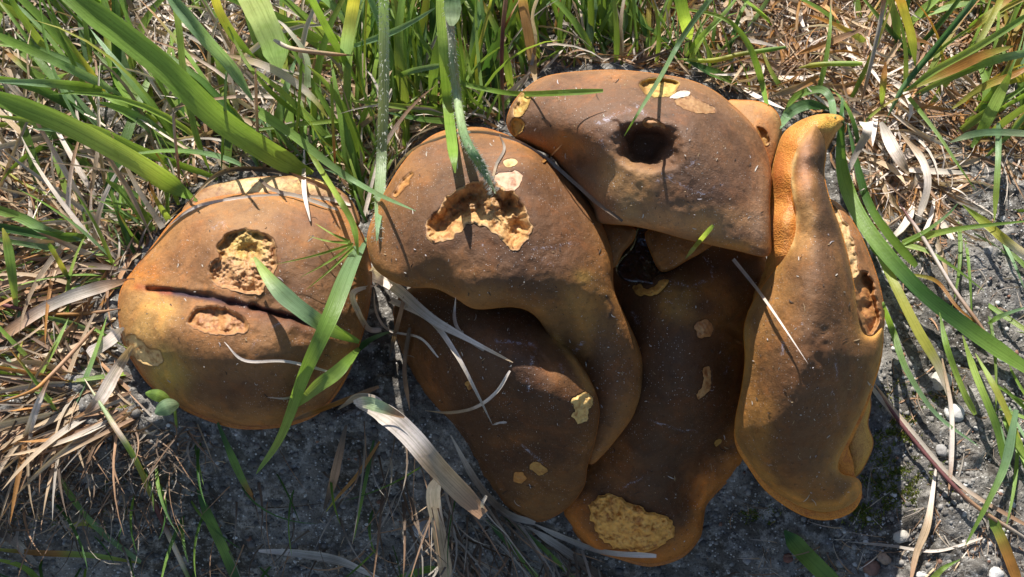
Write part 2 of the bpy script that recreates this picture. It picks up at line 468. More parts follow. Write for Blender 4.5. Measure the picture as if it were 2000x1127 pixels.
def bite_parts(owner, sh, names=None):
    for k, b in enumerate(sh.bites):
        uv, F, d = grid_sheet(b['out'], 1.5); u, v = uv[:,0], uv[:,1]
        dc, _ = sdf(u, v, sh.poly)
        z = sh.z0(u, v, np.maximum(dc, 0))
        g = b.get('grain', .9)
        wall = b.get('wall', 9)
        S = sstep(0, wall, d)
        if b['depth'] < 0: g = g*2.4
        if b.get('worn'): S = S*.3
        cells = fbm(u/6, v/6, 2.0+k, 3)*g*.75 + fbm(u/20, v/20, 6.0+k, 2)*g*1.5
        z = z + .22 - b['depth']*S*(1 + .45*fbm(u/30, v/30, 8.+k, 2)) + cells*sstep(0, 6, d)
        if b.get('granular'):
            h = np.zeros(len(u)); lo, hi = uv.min(0), uv.max(0)
            for gx in np.arange(lo[0], hi[0], 6.5):
                for gy in np.arange(lo[1], hi[1], 6.5):
                    px, py, r = gx+rng.normal(0, 2.2), gy+rng.normal(0, 2.2), rng.uniform(3.5, 7)
                    m = (abs(u-px) < r) & (abs(v-py) < r)
                    h[m] = np.maximum(h[m], np.sqrt(np.maximum(1-((u[m]-px)**2+(v[m]-py)**2)/r**2, 0))*r*.24)
            z = z + h*sstep(0, 5, d)
        for (cu, cv, r, dep) in b.get('pits', ()): z = z - dep*np.exp(-(((u-cu)**2+(v-cv)**2)/(r*r))**1.5)
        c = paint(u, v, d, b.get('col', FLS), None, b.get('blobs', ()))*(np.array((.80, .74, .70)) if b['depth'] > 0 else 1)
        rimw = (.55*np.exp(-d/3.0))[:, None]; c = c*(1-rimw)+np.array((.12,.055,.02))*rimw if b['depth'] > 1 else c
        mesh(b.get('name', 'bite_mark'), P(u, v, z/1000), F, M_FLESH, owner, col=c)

def pore_part(root, sh, data, name='pore_layer', outset=2.0, down=0.0, thick=6.0, colr=ORG, mat=None):
    """the tube layer closing the cap from below, proud of the rim by 'outset' pixels, more on the side that droops"""
    uv, F, d, z = data
    lp = loop_of(F); q = uv[lp][::2]; zr = z[lp][::2]
    t = np.roll(q, -2, 0)-np.roll(q, 2, 0); n = np.stack([t[:,1], -t[:,0]], -1); n /= np.maximum(np.linalg.norm(n, axis=1, keepdims=True), 1e-6)
    cen = q.mean(0)
    if ((q-cen)*n).sum() < 0: n = -n
    o = outset + down*np.maximum(n[:,1], 0)**1.5
    rings = []
    for (k, dz) in ((-.5, -.15), (.75, -.8), (1.0, -2.2), (.9, -4), (.2, -thick), (-2.5, -thick-1.2)):
        off = (o*k if k > 0 else np.full(len(q), k*4))[:, None]
        p = q + n*off; rings.append(P(p[:,0], p[:,1], (zr+dz)/1000))
    for f in (.15, .4, .7, .97):
        p = q*(1-f)+cen*f
        dd, _ = sdf(p[:,0], p[:,1], sh.poly)
        zt = np.minimum(sh.f(p[:,0], p[:,1]), zr.max()) - thick - 9*f
        zt = np.minimum(zt, zr*(1-f)+f*zt.mean())
        rings.append(P(p[:,0], p[:,1], np.maximum(zt, -60)/1000))
    m = len(q); V = np.vstack(rings); Fs = []
    i = np.arange(m); j = (i+1) % m
    for r in range(len(rings)-1):
        Fs.append(np.stack([r*m+i, r*m+j, (r+1)*m+j, (r+1)*m+i], -1))
    c = np.tile(np.array(colr), (len(V), 1))
    return mesh(name, V, np.vstack(Fs), mat or M_PORE, root, col=c)

def stem_part(root, u, v, ztop, r0=.017, r1=.014, lean=(0, 0)):
    z0 = float(ground_hit(np.array(u), np.array(v))) - .008
    top = P(u, v, ztop/1000); base = np.array([top[0]+lean[0], top[1]+lean[1], 0]); base[2] = float(ground_z(base[0], base[1]))-.008
    n, m = 28, 16; V = []
    for k in range(m):
        f = k/(m-1); c = base*(1-f)+top*f; r = (r0*(1-f)+r1*f)*(1+.22*math.sin(math.pi*min(1, f*1.3)))
        for a in range(n):
            an = 2*math.pi*a/n; rr = r*(1+.10*float(vnoise(math.cos(an)*2+5, math.sin(an)*2+5, f*3)))
            V.append((c[0]+rr*math.cos(an), c[1]+rr*math.sin(an), c[2]))
    F = np.array([[k*n+a, k*n+(a+1)%n, (k+1)*n+(a+1)%n, (k+1)*n+a] for k in range(m-1) for a in range(n)])
    V = np.array(V); f = np.repeat(np.linspace(0, 1, m), n)[:, None]
    mesh('stem', V, F, M_PORE, root, col=np.array((.30, .14, .045))*(1-f)+np.array(YEL)*f)

def base_of(u, v):
    p = P(u, v, 0.0); return (p[0], p[1], float(ground_z(p[0], p[1])))

def B(poly, depth, **k): return dict(poly=poly, depth=depth, **k)

# --- the rounded cap with a dark crease, at the left of the cluster
A = Sheet([(232,600),(240,560),(268,520),(300,480),(335,435),(365,408),(405,390),(470,380),(560,378),(630,390),(680,420),(712,470),(725,540),(715,620),(690,700),(660,760),(620,803),(560,826),(480,832),(420,820),(350,790),(300,755),(265,710),(240,660)],
  [(232,600,20),(300,480,28),(365,408,34),(470,380,38),(600,384,38),(690,430,36),(725,540,34),(700,680,28),(640,780,18),(540,828,10),(430,820,9),(310,760,10),(250,690,14),
   (420,460,48),(520,450,52),(620,480,50),(420,560,49),(540,590,51),(340,590,38),(320,640,38),(440,640,51),(560,660,50),(400,720,39),(520,740,39),(480,790,26),(620,640,47)],
  rim_px=20, rim_mm=6,
  grooves=[([(290,566),(350,572),(450,590),(560,618),(650,645)], 6, 3.2), ([(420,575),(640,640)], 34, 1.8)],
  bites=[B([(425,480),(450,452),(490,449),(530,465),(542,490),(536,530),(520,555),(505,575),(470,572),(430,560),(409,540),(412,515),(428,503)], 3.6, jag=6, wall=7, col=(.55,.33,.15), blobs=[(480,482,42,28,(.62,.47,.13),.95)], pits=[(486,492,18,4),(440,540,16,1.8),(520,540,10,1.2),(432,500,9,1.5)], grain=1.7),
         B([(366,628),(385,602),(430,599),(465,612),(488,635),(476,650),(430,656),(395,648)], 2.4, jag=7, wall=8, col=(.50,.26,.09), pits=[(420,622,16,2)]),
         B([(246,662),(262,655),(288,678),(315,690),(312,712),(290,716),(268,702),(252,688)], 1.2, jag=6, wall=6, col=(.86,.62,.27))])
rA = empty('mushroom', base_of(500, 620))
tag(rA, 'rounded tan-brown mushroom cap split by a dark straight crease', 'mushroom', 'cluster of large brown mushrooms')
cA, dA = cap_part(rA, A, 'cap', (.235,.110,.038), [(24,(.36,.17,.045),.8),(7,(.32,.12,.03),.6)],
  blobs=[(480,420,90,40,(.30,.16,.065),.8),(290,610,50,60,(.44,.25,.075),.9),(330,730,45,45,(.44,.31,.06),.9),(270,540,50,28,(.42,.16,.025),.8),(560,540,90,70,(.13,.060,.026),.85),
         (600,430,70,30,(.10,.045,.03),.6),(480,760,160,40,(.12,.052,.02),.75),(440,700,90,40,(.22,.10,.03),.6),(390,500,50,80,(.27,.13,.05),.6),(640,560,50,80,(.12,.055,.022),.7),(560,690,90,30,(.26,.125,.045),.6)],
  lines=[([(315,568),(380,578),(460,592),(560,618),(650,645)], 7, (.020,.008,.024), .97), ([(270,560),(330,568)], 8, (.30,.07,.02), .7), ([(440,600),(600,640)],18,(.10,.035,.018),.6)],
  trails=[([(490,680),(500,665)],3),([(535,640),(545,632)],5),([(420,445),(435,438)],7)], slime=[(480,420,120,50,.35),(560,680,60,30,.5)])
bite_parts(cA, A); LATER.append((cA, A))
pore_part(rA, A, dA, outset=2, down=5, thick=6)
stem_part(rA, 520, 620, 26)
T = Sheet([(356,414),(385,378),(430,358),(510,346),(600,346),(655,366),(690,398),(700,440),(640,420),(560,398),(470,396),(400,404)],
  [(360,410,26),(430,360,27),(600,348,30),(690,400,30),(640,420,31),(470,395,30),(530,370,32)], rim_px=10, rim_mm=2)
oT, dT = cap_part(rA, T, 'torn_rim', (.30,.15,.05), [(10,(.20,.09,.03),.7)], blobs=[(500,362,70,14,PAL,1),(610,360,60,14,(.60,.44,.16),.95),(420,385,40,12,(.32,.17,.06),.8),(560,388,120,9,(.10,.045,.02),.8)], mat=M_FLESH)
pore_part(rA, T, dT, name='torn_rim_edge', outset=1, thick=5, colr=(.26,.12,.04))

# --- the big central cap with the deep bite
Bc = Sheet([(718,480),(720,450),(735,410),(755,370),(790,315),(830,275),(870,255),(930,248),(985,262),(1040,290),(1090,325),(1130,365),(1160,410),(1180,450),(1195,500),(1198,560),(1212,600),(1240,660),(1257,710),(1255,760),(1237,810),(1205,855),(1175,890),(1150,905),(1125,850),(1095,730),(1068,650),(1040,612),(1000,599),(930,603),(890,582),(850,563),(800,560),(760,545),(730,520)],
  [(718,480,54),(735,410,56),(790,315,60),(870,255,62),(985,262,66),(1090,325,68),(1160,410,68),(1195,500,66),(1200,580,62),(1255,720,38),(1237,810,27),(1175,890,12),(1150,905,4),(1095,730,26),(1125,850,12),(1045,615,64),(1000,599,68),(930,603,69),(850,563,66),(760,545,60),
   (850,400,80),(950,360,84),(1050,400,85),(950,470,85),(850,490,80),(1060,500,83),(1120,520,78),(1000,550,80),(900,550,77),(1140,600,66),(1130,680,45),(1190,680,50),(1195,780,36),(800,440,72),(1030,320,80),(900,310,76)],
  rim_px=20, rim_mm=6,
  bites=[B([(832,462),(838,430),(860,400),(890,372),(930,354),(975,362),(1000,372),(1020,395),(1035,430),(1038,455),(1010,490),(990,478),(965,455),(940,440),(920,436),(900,452),(880,468),(855,475)], 9.0, jag=9, wall=24, col=(.60,.37,.15), blobs=[(960,400,70,18,(.30,.15,.05),.7),(970,430,60,30,(.66,.45,.20),.8)], grain=1.9, pits=[(870,430,26,2.5),(1000,400,16,3),(940,395,20,2)]),
         B([(966,342),(990,335),(1016,338),(1018,352),(1005,372),(985,368),(970,358)], .3, jag=6, wall=5, col=(.62,.42,.28), grain=.4),
         B([(983,314),(1003,311),(1011,320),(992,327)], .4, jag=4, wall=4, col=PAL, grain=.3),
         B([(766,380),(788,347),(806,338),(800,356),(780,382)], 1.5, jag=5, wall=5, col=(.55,.28,.07))])
rB = empty('mushroom', base_of(980, 480))
tag(rB, 'big brown mushroom cap with a wide ragged bite on its crown', 'mushroom', 'cluster of large brown mushrooms')
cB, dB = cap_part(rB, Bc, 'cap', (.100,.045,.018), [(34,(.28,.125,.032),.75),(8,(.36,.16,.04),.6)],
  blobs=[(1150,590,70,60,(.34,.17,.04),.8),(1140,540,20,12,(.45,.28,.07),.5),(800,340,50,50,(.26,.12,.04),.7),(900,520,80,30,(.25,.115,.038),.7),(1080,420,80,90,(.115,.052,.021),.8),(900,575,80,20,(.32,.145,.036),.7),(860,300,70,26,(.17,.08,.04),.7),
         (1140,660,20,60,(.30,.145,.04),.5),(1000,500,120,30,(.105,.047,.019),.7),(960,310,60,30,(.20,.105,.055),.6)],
  lines=[([(1185,580),(1198,600),(1190,620)], 4, (.02,.012,.01), .8), ([(1085,660),(1115,700),(1150,760)], 9, (.42,.23,.06), .7)],
  trails=[([(1035,488),(1085,482),(1120,474)],3),([(1060,510),(1080,522)],6),([(1120,690),(1140,670)],4),([(985,660),(1030,650)],3),([(940,475),(950,492)],2)], slime=[(930,330,60,30,.6),(1080,480,40,16,.9),(1070,515,25,12,.9),(1160,670,50,40,.5)])
bite_parts(cB, Bc); LATER.append((cB, Bc))
pore_part(rB, Bc, dB, outset=1, thick=7)
stem_part(rB, 960, 440, 58, .018, .015)

# --- the top cap with a deep round dimple
Cc = Sheet([(990,240),(1000,205),(1025,175),(1065,150),(1130,140),(1200,137),(1270,143),(1340,155),(1390,175),(1430,205),(1470,245),(1495,290),(1506,340),(1503,400),(1504,450),(1500,499),(1440,489),(1380,476),(1330,464),(1280,450),(1230,440),(1190,437),(1166,432),(1158,402),(1130,368),(1100,335),(1078,306),(1040,288),(1005,268)],
  [(990,240,72),(1025,175,76),(1130,140,80),(1270,143,82),(1390,175,82),(1470,245,80),(1506,340,76),(1504,450,80),(1500,499,78),(1380,476,83),(1280,450,84),(1190,437,77),(1160,405,72),(1100,335,68),(1040,288,68),
   (1150,210,98),(1250,210,102),(1350,230,102),(1150,280,97),(1400,300,99),(1300,350,99),(1400,400,94),(1200,340,94),(1260,390,94),(1320,420,91),(1090,240,90),(1450,360,91),(1180,390,84),(1440,450,87)],
  rim_px=18, rim_mm=5.5,
  dimples=[(1265,286,54,40,8,17),(1160,330,30,22,30,2.0),(1130,300,26,40,-20,2.4)],
  bites=[B([(1250,160),(1285,152),(1326,160),(1318,182),(1295,190),(1265,186),(1252,174)], 5, jag=4, wall=7, col=(.62,.46,.14), blobs=[(1260,170,14,14,(.4,.22,.06),.8)]),
         B([(1318,196),(1340,187),(1370,196),(1396,214),(1384,223),(1350,218),(1326,208)], .7, jag=5, wall=5, col=(.40,.24,.11), grain=.7),
         B([(1308,190),(1330,178),(1347,180),(1343,187),(1322,192)], -.5, jag=3, wall=4, col=(.66,.58,.48), grain=.2, name='pale_flake'),
         B([(1255,240),(1268,231),(1290,238),(1298,250),(1280,247),(1262,249)], .8, jag=5, wall=3, col=(.42,.22,.08)),
         B([(1002,226),(1008,198),(1026,178),(1038,184),(1032,208),(1018,228)], 2.0, jag=6, wall=6, col=(.62,.44,.12)),
         B([(996,250),(1004,232),(1022,238),(1018,256),(1005,266)], 2.0, jag=5, wall=6, col=(.58,.38,.09))])
rC = empty('mushroom', base_of(1260, 300))
tag(rC, 'tallest brown mushroom cap with a deep round dimple on its crown', 'mushroom', 'cluster of large brown mushrooms')
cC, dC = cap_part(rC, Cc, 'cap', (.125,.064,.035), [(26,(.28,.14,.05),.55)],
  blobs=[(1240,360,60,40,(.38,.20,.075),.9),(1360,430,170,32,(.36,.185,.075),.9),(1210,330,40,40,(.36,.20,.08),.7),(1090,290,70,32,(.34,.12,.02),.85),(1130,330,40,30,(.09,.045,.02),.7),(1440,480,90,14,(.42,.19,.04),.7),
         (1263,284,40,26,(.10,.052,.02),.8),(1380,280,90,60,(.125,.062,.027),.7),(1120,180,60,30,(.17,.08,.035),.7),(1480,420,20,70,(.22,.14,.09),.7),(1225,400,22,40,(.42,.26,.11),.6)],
  trails=[([(1300,345),(1340,365),(1375,382),(1410,360)],3),([(1285,352),(1310,345)],6),([(1165,240),(1230,215)],5),([(1240,205),(1262,225)],5),([(1340,325),(1360,312)],5),([(1180,290),(1175,275)],4)], slime=[(1260,220,110,38,.75),(1190,230,50,24,.6),(1340,380,60,30,.8),(1290,365,30,18,.9),(1350,325,22,16,.7),(1400,380,60,12,.5)])
bite_parts(cC, Cc); LATER.append((cC, Cc))
pore_part(rC, Cc, dC, outset=1, thick=7, colr=(.40,.15,.025))
stem_part(rC, 1250, 300, 70, .019, .015)
G = Sheet([(1420,205),(1450,197),(1490,202),(1516,220),(1525,250),(1521,290),(1510,340),(1508,400),(1506,470),(1490,480),(1470,400),(1450,280)],
  [(1450,197,62),(1516,220,62),(1525,250,60),(1510,340,58),(1506,470,52),(1470,250,66),(1490,400,56)], rim_px=14, rim_mm=4,
  bites=[B([(1478,248),(1492,252),(1503,275),(1496,284),(1484,268)], 2, jag=4, wall=4, col=(.5,.3,.08))])
cG, dG = cap_part(rC, G, 'back_lobe', (.32,.165,.065), [(10,(.40,.23,.08),.7)], blobs=[(1490,380,22,100,(.24,.07,.015),.85)])
bite_parts(cG, G); pore_part(rC, G, dG, name='back_lobe_underside', thick=5)

# --- the bulging lower cap tucked beneath the bitten one
Dc = Sheet([(770,600),(815,556),(870,556),(930,570),(1000,580),(1060,610),(1095,660),(1130,706),(1158,755),(1170,800),(1162,860),(1147,910),(1140,950),(1112,988),(1075,1012),(1045,1018),(1000,1000),(950,960),(905,900),(860,830),(815,760),(785,690)],
  [(770,600,34),(870,556,44),(1000,580,49),(1095,665,49),(1158,755,48),(1165,850,36),(1140,950,14),(1045,1018,-4),(950,960,-2),(860,830,4),(785,690,18),
   (900,640,52),(980,650,57),(1040,700,57),(920,720,50),(1000,780,48),(1080,760,55),(950,830,32),(1050,860,34),(1110,830,45),(1060,940,16),(860,700,40),(880,780,30),(980,900,17)],
  rim_px=22, rim_mm=6, steep=(57, 1.4), dimples=[(880,880,60,24,60,3),(1050,690,8,60,-35,0.5)],
  bites=[B([(1118,780),(1130,770),(1148,770),(1157,782),(1150,800),(1146,820),(1128,826),(1118,812),(1124,796)], -.5, jag=7, wall=5, col=(.70,.46,.16), grain=.5, name='worn_patch', worn=1),
         B([(1005,926),(1018,922),(1030,934),(1018,944),(1004,940)], -.6, jag=4, wall=4, col=(.50,.22,.05), grain=.4, name='worn_patch', worn=1),
         B([(1036,908),(1052,905),(1070,918),(1056,926),(1040,920)], -.2, jag=5, wall=4, col=(.45,.24,.06), grain=.4, name='worn_patch', worn=1),
         B([(908,748),(916,744),(924,756),(916,762)], .4, jag=4, wall=3, col=(.52,.28,.07), grain=.3, name='worn_patch', worn=1)])
rD = empty('mushroom', base_of(980, 760))
tag(rD, 'dark brown bulging cap drooping below the bitten central cap', 'mushroom', 'cluster of large brown mushrooms')
cD, dD = cap_part(rD, Dc, 'cap', (.076,.031,.010), [(26,(.22,.095,.024),.7)],
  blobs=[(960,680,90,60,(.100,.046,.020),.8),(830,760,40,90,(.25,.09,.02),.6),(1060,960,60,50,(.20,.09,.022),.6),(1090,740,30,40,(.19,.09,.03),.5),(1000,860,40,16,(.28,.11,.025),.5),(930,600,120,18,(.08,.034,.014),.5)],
  lines=[([(1080,650),(1120,705),(1155,760)], 8, (.40,.22,.06), .75)], trails=[([(970,665),(1040,672)],4),([(1045,680),(1035,720)],3),([(1095,715),(1100,725)],4),([(1030,740),(1032,765)],3),([(1020,870),(1060,905)],3)], slime=[(1000,670,60,30,.6),(1050,700,40,30,.5)])
bite_parts(cD, Dc); LATER.append((cD, Dc))
pore_part(rD, Dc, dD, outset=1, thick=5, colr=(.36,.12,.02))
stem_part(rD, 1000, 720, 30, .016, .013)

# --- the long cap in the middle below the dimpled one, with a granular scar at its foot
Ec = Sheet([(1165,445),(1240,440),(1400,462),(1485,488),(1497,550),(1470,600),(1456,650),(1452,700),(1452,760),(1442,830),(1456,890),(1440,918),(1402,955),(1378,985),(1372,1020),(1364,1050),(1330,1085),(1270,1101),(1210,1087),(1152,1066),(1112,1020),(1100,990),(1130,930),(1160,860),(1180,760),(1185,650),(1175,540)],
  [(1165,445,44),(1300,450,50),(1485,488,48),(1497,550,46),(1456,650,40),(1452,760,28),(1442,830,20),(1456,890,12),(1402,955,8),(1378,985,6),(1364,1050,2),(1270,1101,-3),(1152,1066,-4),(1100,990,0),(1160,860,16),(1185,650,34),
   (1300,560,56),(1400,580,54),(1350,650,54),(1280,660,50),(1300,760,44),(1380,760,42),(1280,860,30),(1370,850,29),(1400,910,13),(1280,960,17),(1350,960,10),(1200,960,12),(1240,1030,8),(1330,1040,4),(1240,620,46)],
  rim_px=14, rim_mm=4, steep=(57, 1.5), grooves=[([(1420,860),(1370,920),(1340,980)], 16, 3), ([(1420,640),(1455,665)], 10, 2)],
  dimples=[(1262,512,52,26,0,7)],
  bites=[B([(1150,990),(1165,972),(1195,966),(1235,985),(1275,1000),(1308,1012),(1317,1036),(1300,1062),(1262,1078),(1215,1072),(1180,1058),(1160,1028)], -.9, jag=9, wall=6, col=(.80,.40,.085), grain=.7, granular=True, name='granular_scar'),  # scar's ochre is brightened so it looks sunlit on the shaded foot
         B([(1357,640),(1366,626),(1384,627),(1393,641),(1386,656),(1368,660)], -.6, jag=5, wall=4, col=(.40,.20,.07), grain=.6, name='worn_patch', worn=1),
         B([(1372,724),(1384,716),(1388,740),(1384,762),(1366,780),(1360,770),(1372,756),(1374,742)], -.3, jag=5, wall=3, col=(.46,.26,.10), grain=.4, name='worn_patch', worn=1),
         B([(1396,862),(1406,856),(1409,864),(1398,872)], -.2, jag=3, wall=3, col=(.45,.26,.06), grain=.3, name='worn_patch', worn=1),
         B([(1236,560),(1250,556),(1262,566),(1280,556),(1296,546),(1304,553),(1290,570),(1262,578),(1244,576)], -.8, jag=5, wall=4, col=(.54,.28,.055), grain=.8, name='torn_lip')])
rE = empty('mushroom', base_of(1320, 700))
tag(rE, 'long dark drooping cap with an ochre granular scar at its lower rim', 'mushroom', 'cluster of large brown mushrooms')
cE, dE = cap_part(rE, Ec, 'cap', (.070,.029,.009), [(26,(.34,.125,.02),.9)],
  blobs=[(1340,590,50,40,(.30,.15,.025),.75),(1410,590,40,50,(.28,.115,.02),.7),(1410,950,60,46,(.38,.13,.02),.9),(1200,900,50,70,(.20,.075,.016),.6),(1130,1010,40,50,(.34,.11,.016),.7),(1330,1060,60,30,(.34,.125,.02),.7),(1380,600,30,20,(.07,.03,.012),.7)],
  lines=[([(1452,888),(1405,950),(1382,985),(1370,1040),(1330,1080),(1270,1096)], 22, (.42,.145,.02), .9), ([(1108,995),(1125,1035),(1160,1062),(1210,1084)], 18, (.42,.14,.018), .85)], trails=[([(1310,550),(1350,560),(1390,545),(1392,520),(1375,505)],3),([(1235,610),(1245,630)],4),([(1305,590),(1312,592)],4),([(1270,820),(1330,840),(1360,842)],2),([(1415,730),(1425,700)],3),([(1210,955),(1260,930)],2)], slime=[(1340,540,70,18,.9),(1330,640,120,90,.25)])
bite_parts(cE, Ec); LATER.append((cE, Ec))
pore_part(rE, Ec, dE, outset=2, down=4, thick=4)
stem_part(rE, 1330, 660, 30, .016, .013)
Oz = Sheet([(1203,520),(1235,480),(1245,445),(1268,445),(1272,490),(1300,528),(1330,512),(1360,505),(1345,522),(1310,535),(1285,556),(1250,552),(1218,548)],
  [(1203,520,48),(1250,450,49),(1360,505,53.5),(1285,556,52),(1260,510,47.5)], rim_px=6, rim_mm=1)
oO, dO = cap_part(rE, Oz, 'black_ooze', BLK, [], mat=M_OOZE, step=2)
oO['label'] = 'glossy black rotten ooze'
Lf = Sheet([(1262,455),(1300,450),(1390,468),(1372,490),(1340,508),(1310,526),(1290,527),(1275,500)], [(1262,455,56),(1390,468,60),(1340,508,58),(1290,527,55),(1320,480,60)], rim_px=8, rim_mm=2)
cL, dL = cap_part(rE, Lf, 'tucked_flap', (.30,.12,.025), [(8,(.34,.15,.04),.6)]); pore_part(rE, Lf, dL, name='tucked_flap_edge', thick=3)
Lg = Sheet([(1150,440),(1190,438),(1236,446),(1236,468),(1216,492),(1200,520),(1188,512),(1170,470)], [(1150,440,58),(1236,446,60),(1222,505,57),(1190,525,55),(1200,470,60)], rim_px=8, rim_mm=2)
cL2, dL2 = cap_part(rE, Lg, 'tucked_flap', (.22,.095,.025), [(8,(.30,.14,.04),.6)]); pore_part(rE, Lg, dL2, name='tucked_flap_edge', thick=3)

# --- the tall curled cap at the right, its orange pores turned outwards
Fc = Sheet([(1590,240),(1604,252),(1613,290),(1609,340),(1622,395),(1648,470),(1668,560),(1682,640),(1702,656),(1723,640),(1721,690),(1707,740),(1690,790),(1664,845),(1638,900),(1642,924),(1676,937),(1680,962),(1658,988),(1612,1000),(1560,988),(1500,948),(1462,900),(1438,858),(1437,820),(1449,760),(1456,700),(1454,640),(1470,592),(1500,545),(1530,505),(1550,465),(1554,420),(1548,385),(1543,340),(1552,300),(1572,262)],
  [(1590,240,82),(1612,290,76),(1610,340,74),(1640,450,72),(1668,560,68),(1690,650,58),(1722,650,50),(1707,740,44),(1664,845,34),(1638,905,26),(1676,945,20),(1612,1000,10),(1500,948,14),(1438,850,28),(1452,740,44),(1455,640,54),(1500,545,64),(1552,450,76),(1545,340,80),(1565,270,82),
   (1582,300,88),(1588,360,88),(1598,430,86),(1590,500,85),(1560,560,81),(1620,560,82),(1540,640,76),(1630,650,76),(1530,730,68),(1620,740,68),(1510,830,52),(1590,840,52),(1640,800,52),(1540,920,32),(1600,930,28),(1660,960,22),(1690,700,57),(1610,965,22)],
  rim_px=15, rim_mm=5, steep=(84, 1.04), grooves=[([(1590,880),(1625,870),(1650,820)], 22, 3), ([(1610,650),(1600,800)], 30, 1.6)])
rF = empty('mushroom', base_of(1580, 620))
tag(rF, 'tall twisted brown cap with orange pores curling up on one side', 'mushroom', 'cluster of large brown mushrooms')
cF, dF = cap_part(rF, Fc, 'cap', (.120,.054,.019), [(30,(.36,.17,.04),.7),(7,(.46,.25,.06),.7)],
  blobs=[(1572,320,18,60,(.40,.21,.12),.8),(1604,330,10,110,(.09,.045,.022),.85),(1570,440,30,60,(.40,.22,.08),.7),(1615,470,24,110,(.11,.055,.026),.8),(1470,830,40,90,(.34,.16,.035),.7),(1580,840,40,60,(.12,.055,.02),.5),(1520,600,50,70,(.33,.17,.05),.7),(1600,950,90,26,(.24,.105,.025),.7),(1600,620,70,110,(.13,.062,.025),.6)],
  lines=[([(1553,300),(1545,340),(1550,390),(1556,430),(1545,480)], 5, (.66,.47,.20), .9), ([(1470,900),(1520,955),(1580,988),(1640,985),(1672,950)], 9, (.45,.21,.04), .8), ([(1606,290),(1603,350),(1618,410),(1640,470),(1662,560)], 9, (.07,.035,.018), .75)],
  trails=[([(1560,640),(1566,632)],4),([(1528,690),(1530,670)],4),([(1635,745),(1632,700)],2),([(1625,760),(1640,830)],2)], slime=[(1572,325,14,60,.35),(1600,720,60,100,.2)])
pore_part(rF, Fc, dF, outset=1.5, down=15, thick=7, colr=(.62,.22,.018))
stem_part(rF, 1580, 640, 44, .016, .014); LATER.append((cF, Fc))
Fp = Sheet([(1516,300),(1530,262),(1556,240),(1590,226),(1622,223),(1645,229),(1646,242),(1630,262),(1615,292),(1600,330),(1590,420),(1570,500),(1530,560),(1480,610),(1472,575),(1490,540),(1502,480),(1504,400),(1508,340)],
  [(1516,300,66),(1556,240,72),(1622,223,74),(1646,238,72),(1615,292,66),(1504,400,62),(1495,500,56),(1475,600,46),(1540,340,78),(1560,280,80),(1530,430,75),(1520,500,68),(1600,245,80),(1600,350,72),(1580,450,68),(1530,560,56)],
  rim_px=10, rim_mm=4)
cP, dP = cap_part(rF, Fp, 'pore_surface', (.50,.20,.035), [(8,(.50,.24,.05),.6)], blobs=[(1620,240,30,16,(.62,.38,.06),.9),(1525,450,30,80,(.52,.24,.06),.5),(1520,330,14,40,(.34,.10,.02),.7),(1560,250,30,12,(.52,.24,.04),.6)], mat=M_PORE)
cP['label'] = 'orange pore surface turned outwards'
pore_part(rF, Fp, dP, name='pore_surface_edge', outset=1, thick=4, colr=(.5,.24,.05))
Fb = Sheet([(1610,392),(1640,402),(1676,452),(1706,522),(1724,590),(1725,640),(1715,668),(1690,672),(1664,600),(1640,520),(1616,450)],
  [(1610,392,52),(1640,402,52),(1676,452,50),(1706,522,47),(1725,600,44),(1715,668,44),(1690,670,50),(1640,500,60),(1660,470,58),(1690,560,57),(1705,620,54),(1660,560,62)], rim_px=12, rim_mm=4,
  bites=[B([(1618,400),(1634,405),(1646,425),(1662,455),(1674,500),(1676,530),(1664,545),(1646,520),(1626,460)], 1.6, jag=6, wall=6, col=(.64,.47,.22), grain=1.0),
         B([(1668,556),(1680,530),(1700,540),(1714,590),(1718,630),(1708,652),(1692,650),(1676,610)], 6.0, jag=6, wall=9, col=(.44,.22,.07), grain=1.1, pits=[(1690,600,14,3)])])
cFb, dFb = cap_part(rF, Fb, 'back_flap', (.20,.095,.036), [(10,(.28,.13,.045),.6)])
bite_parts(cFb, Fb); pore_part(rF, Fb, dFb, name='back_flap_underside', thick=4)
Fu = Sheet([(1692,752),(1700,790),(1694,828),(1704,862),(1697,890),(1674,928),(1640,938),(1615,920),(1640,850),(1670,790)],
  [(1692,752,22),(1694,828,16),(1704,862,12),(1674,928,6),(1640,938,4),(1640,850,14),(1670,850,19),(1680,890,14)], rim_px=9, rim_mm=3)
cU, dU = cap_part(rF, Fu, 'curled_rim', (.52,.26,.05), [(9,(.62,.34,.05),.7)], mat=M_PORE); pore_part(rF, Fu, dU, name='curled_rim_edge', thick=3)

# ------------------------------------------------------------------ grass, straw and stems
GC = {'g': (.205,.340,.060), 'l': (.330,.450,.090), 'b': (.230,.370,.190), 'd': (.055,.140,.030), 'y': (.400,.390,.070), 'p': (.400,.500,.290),
      's': (.540,.390,.250), 'w': (.760,.660,.590), 'n': (.410,.240,.140), 'o': (.430,.200,.050), 'r': (.170,.060,.060), 'k': (.150,.105,.075), 'e': (.44,.385,.33)}
DRY = set('swnokre')

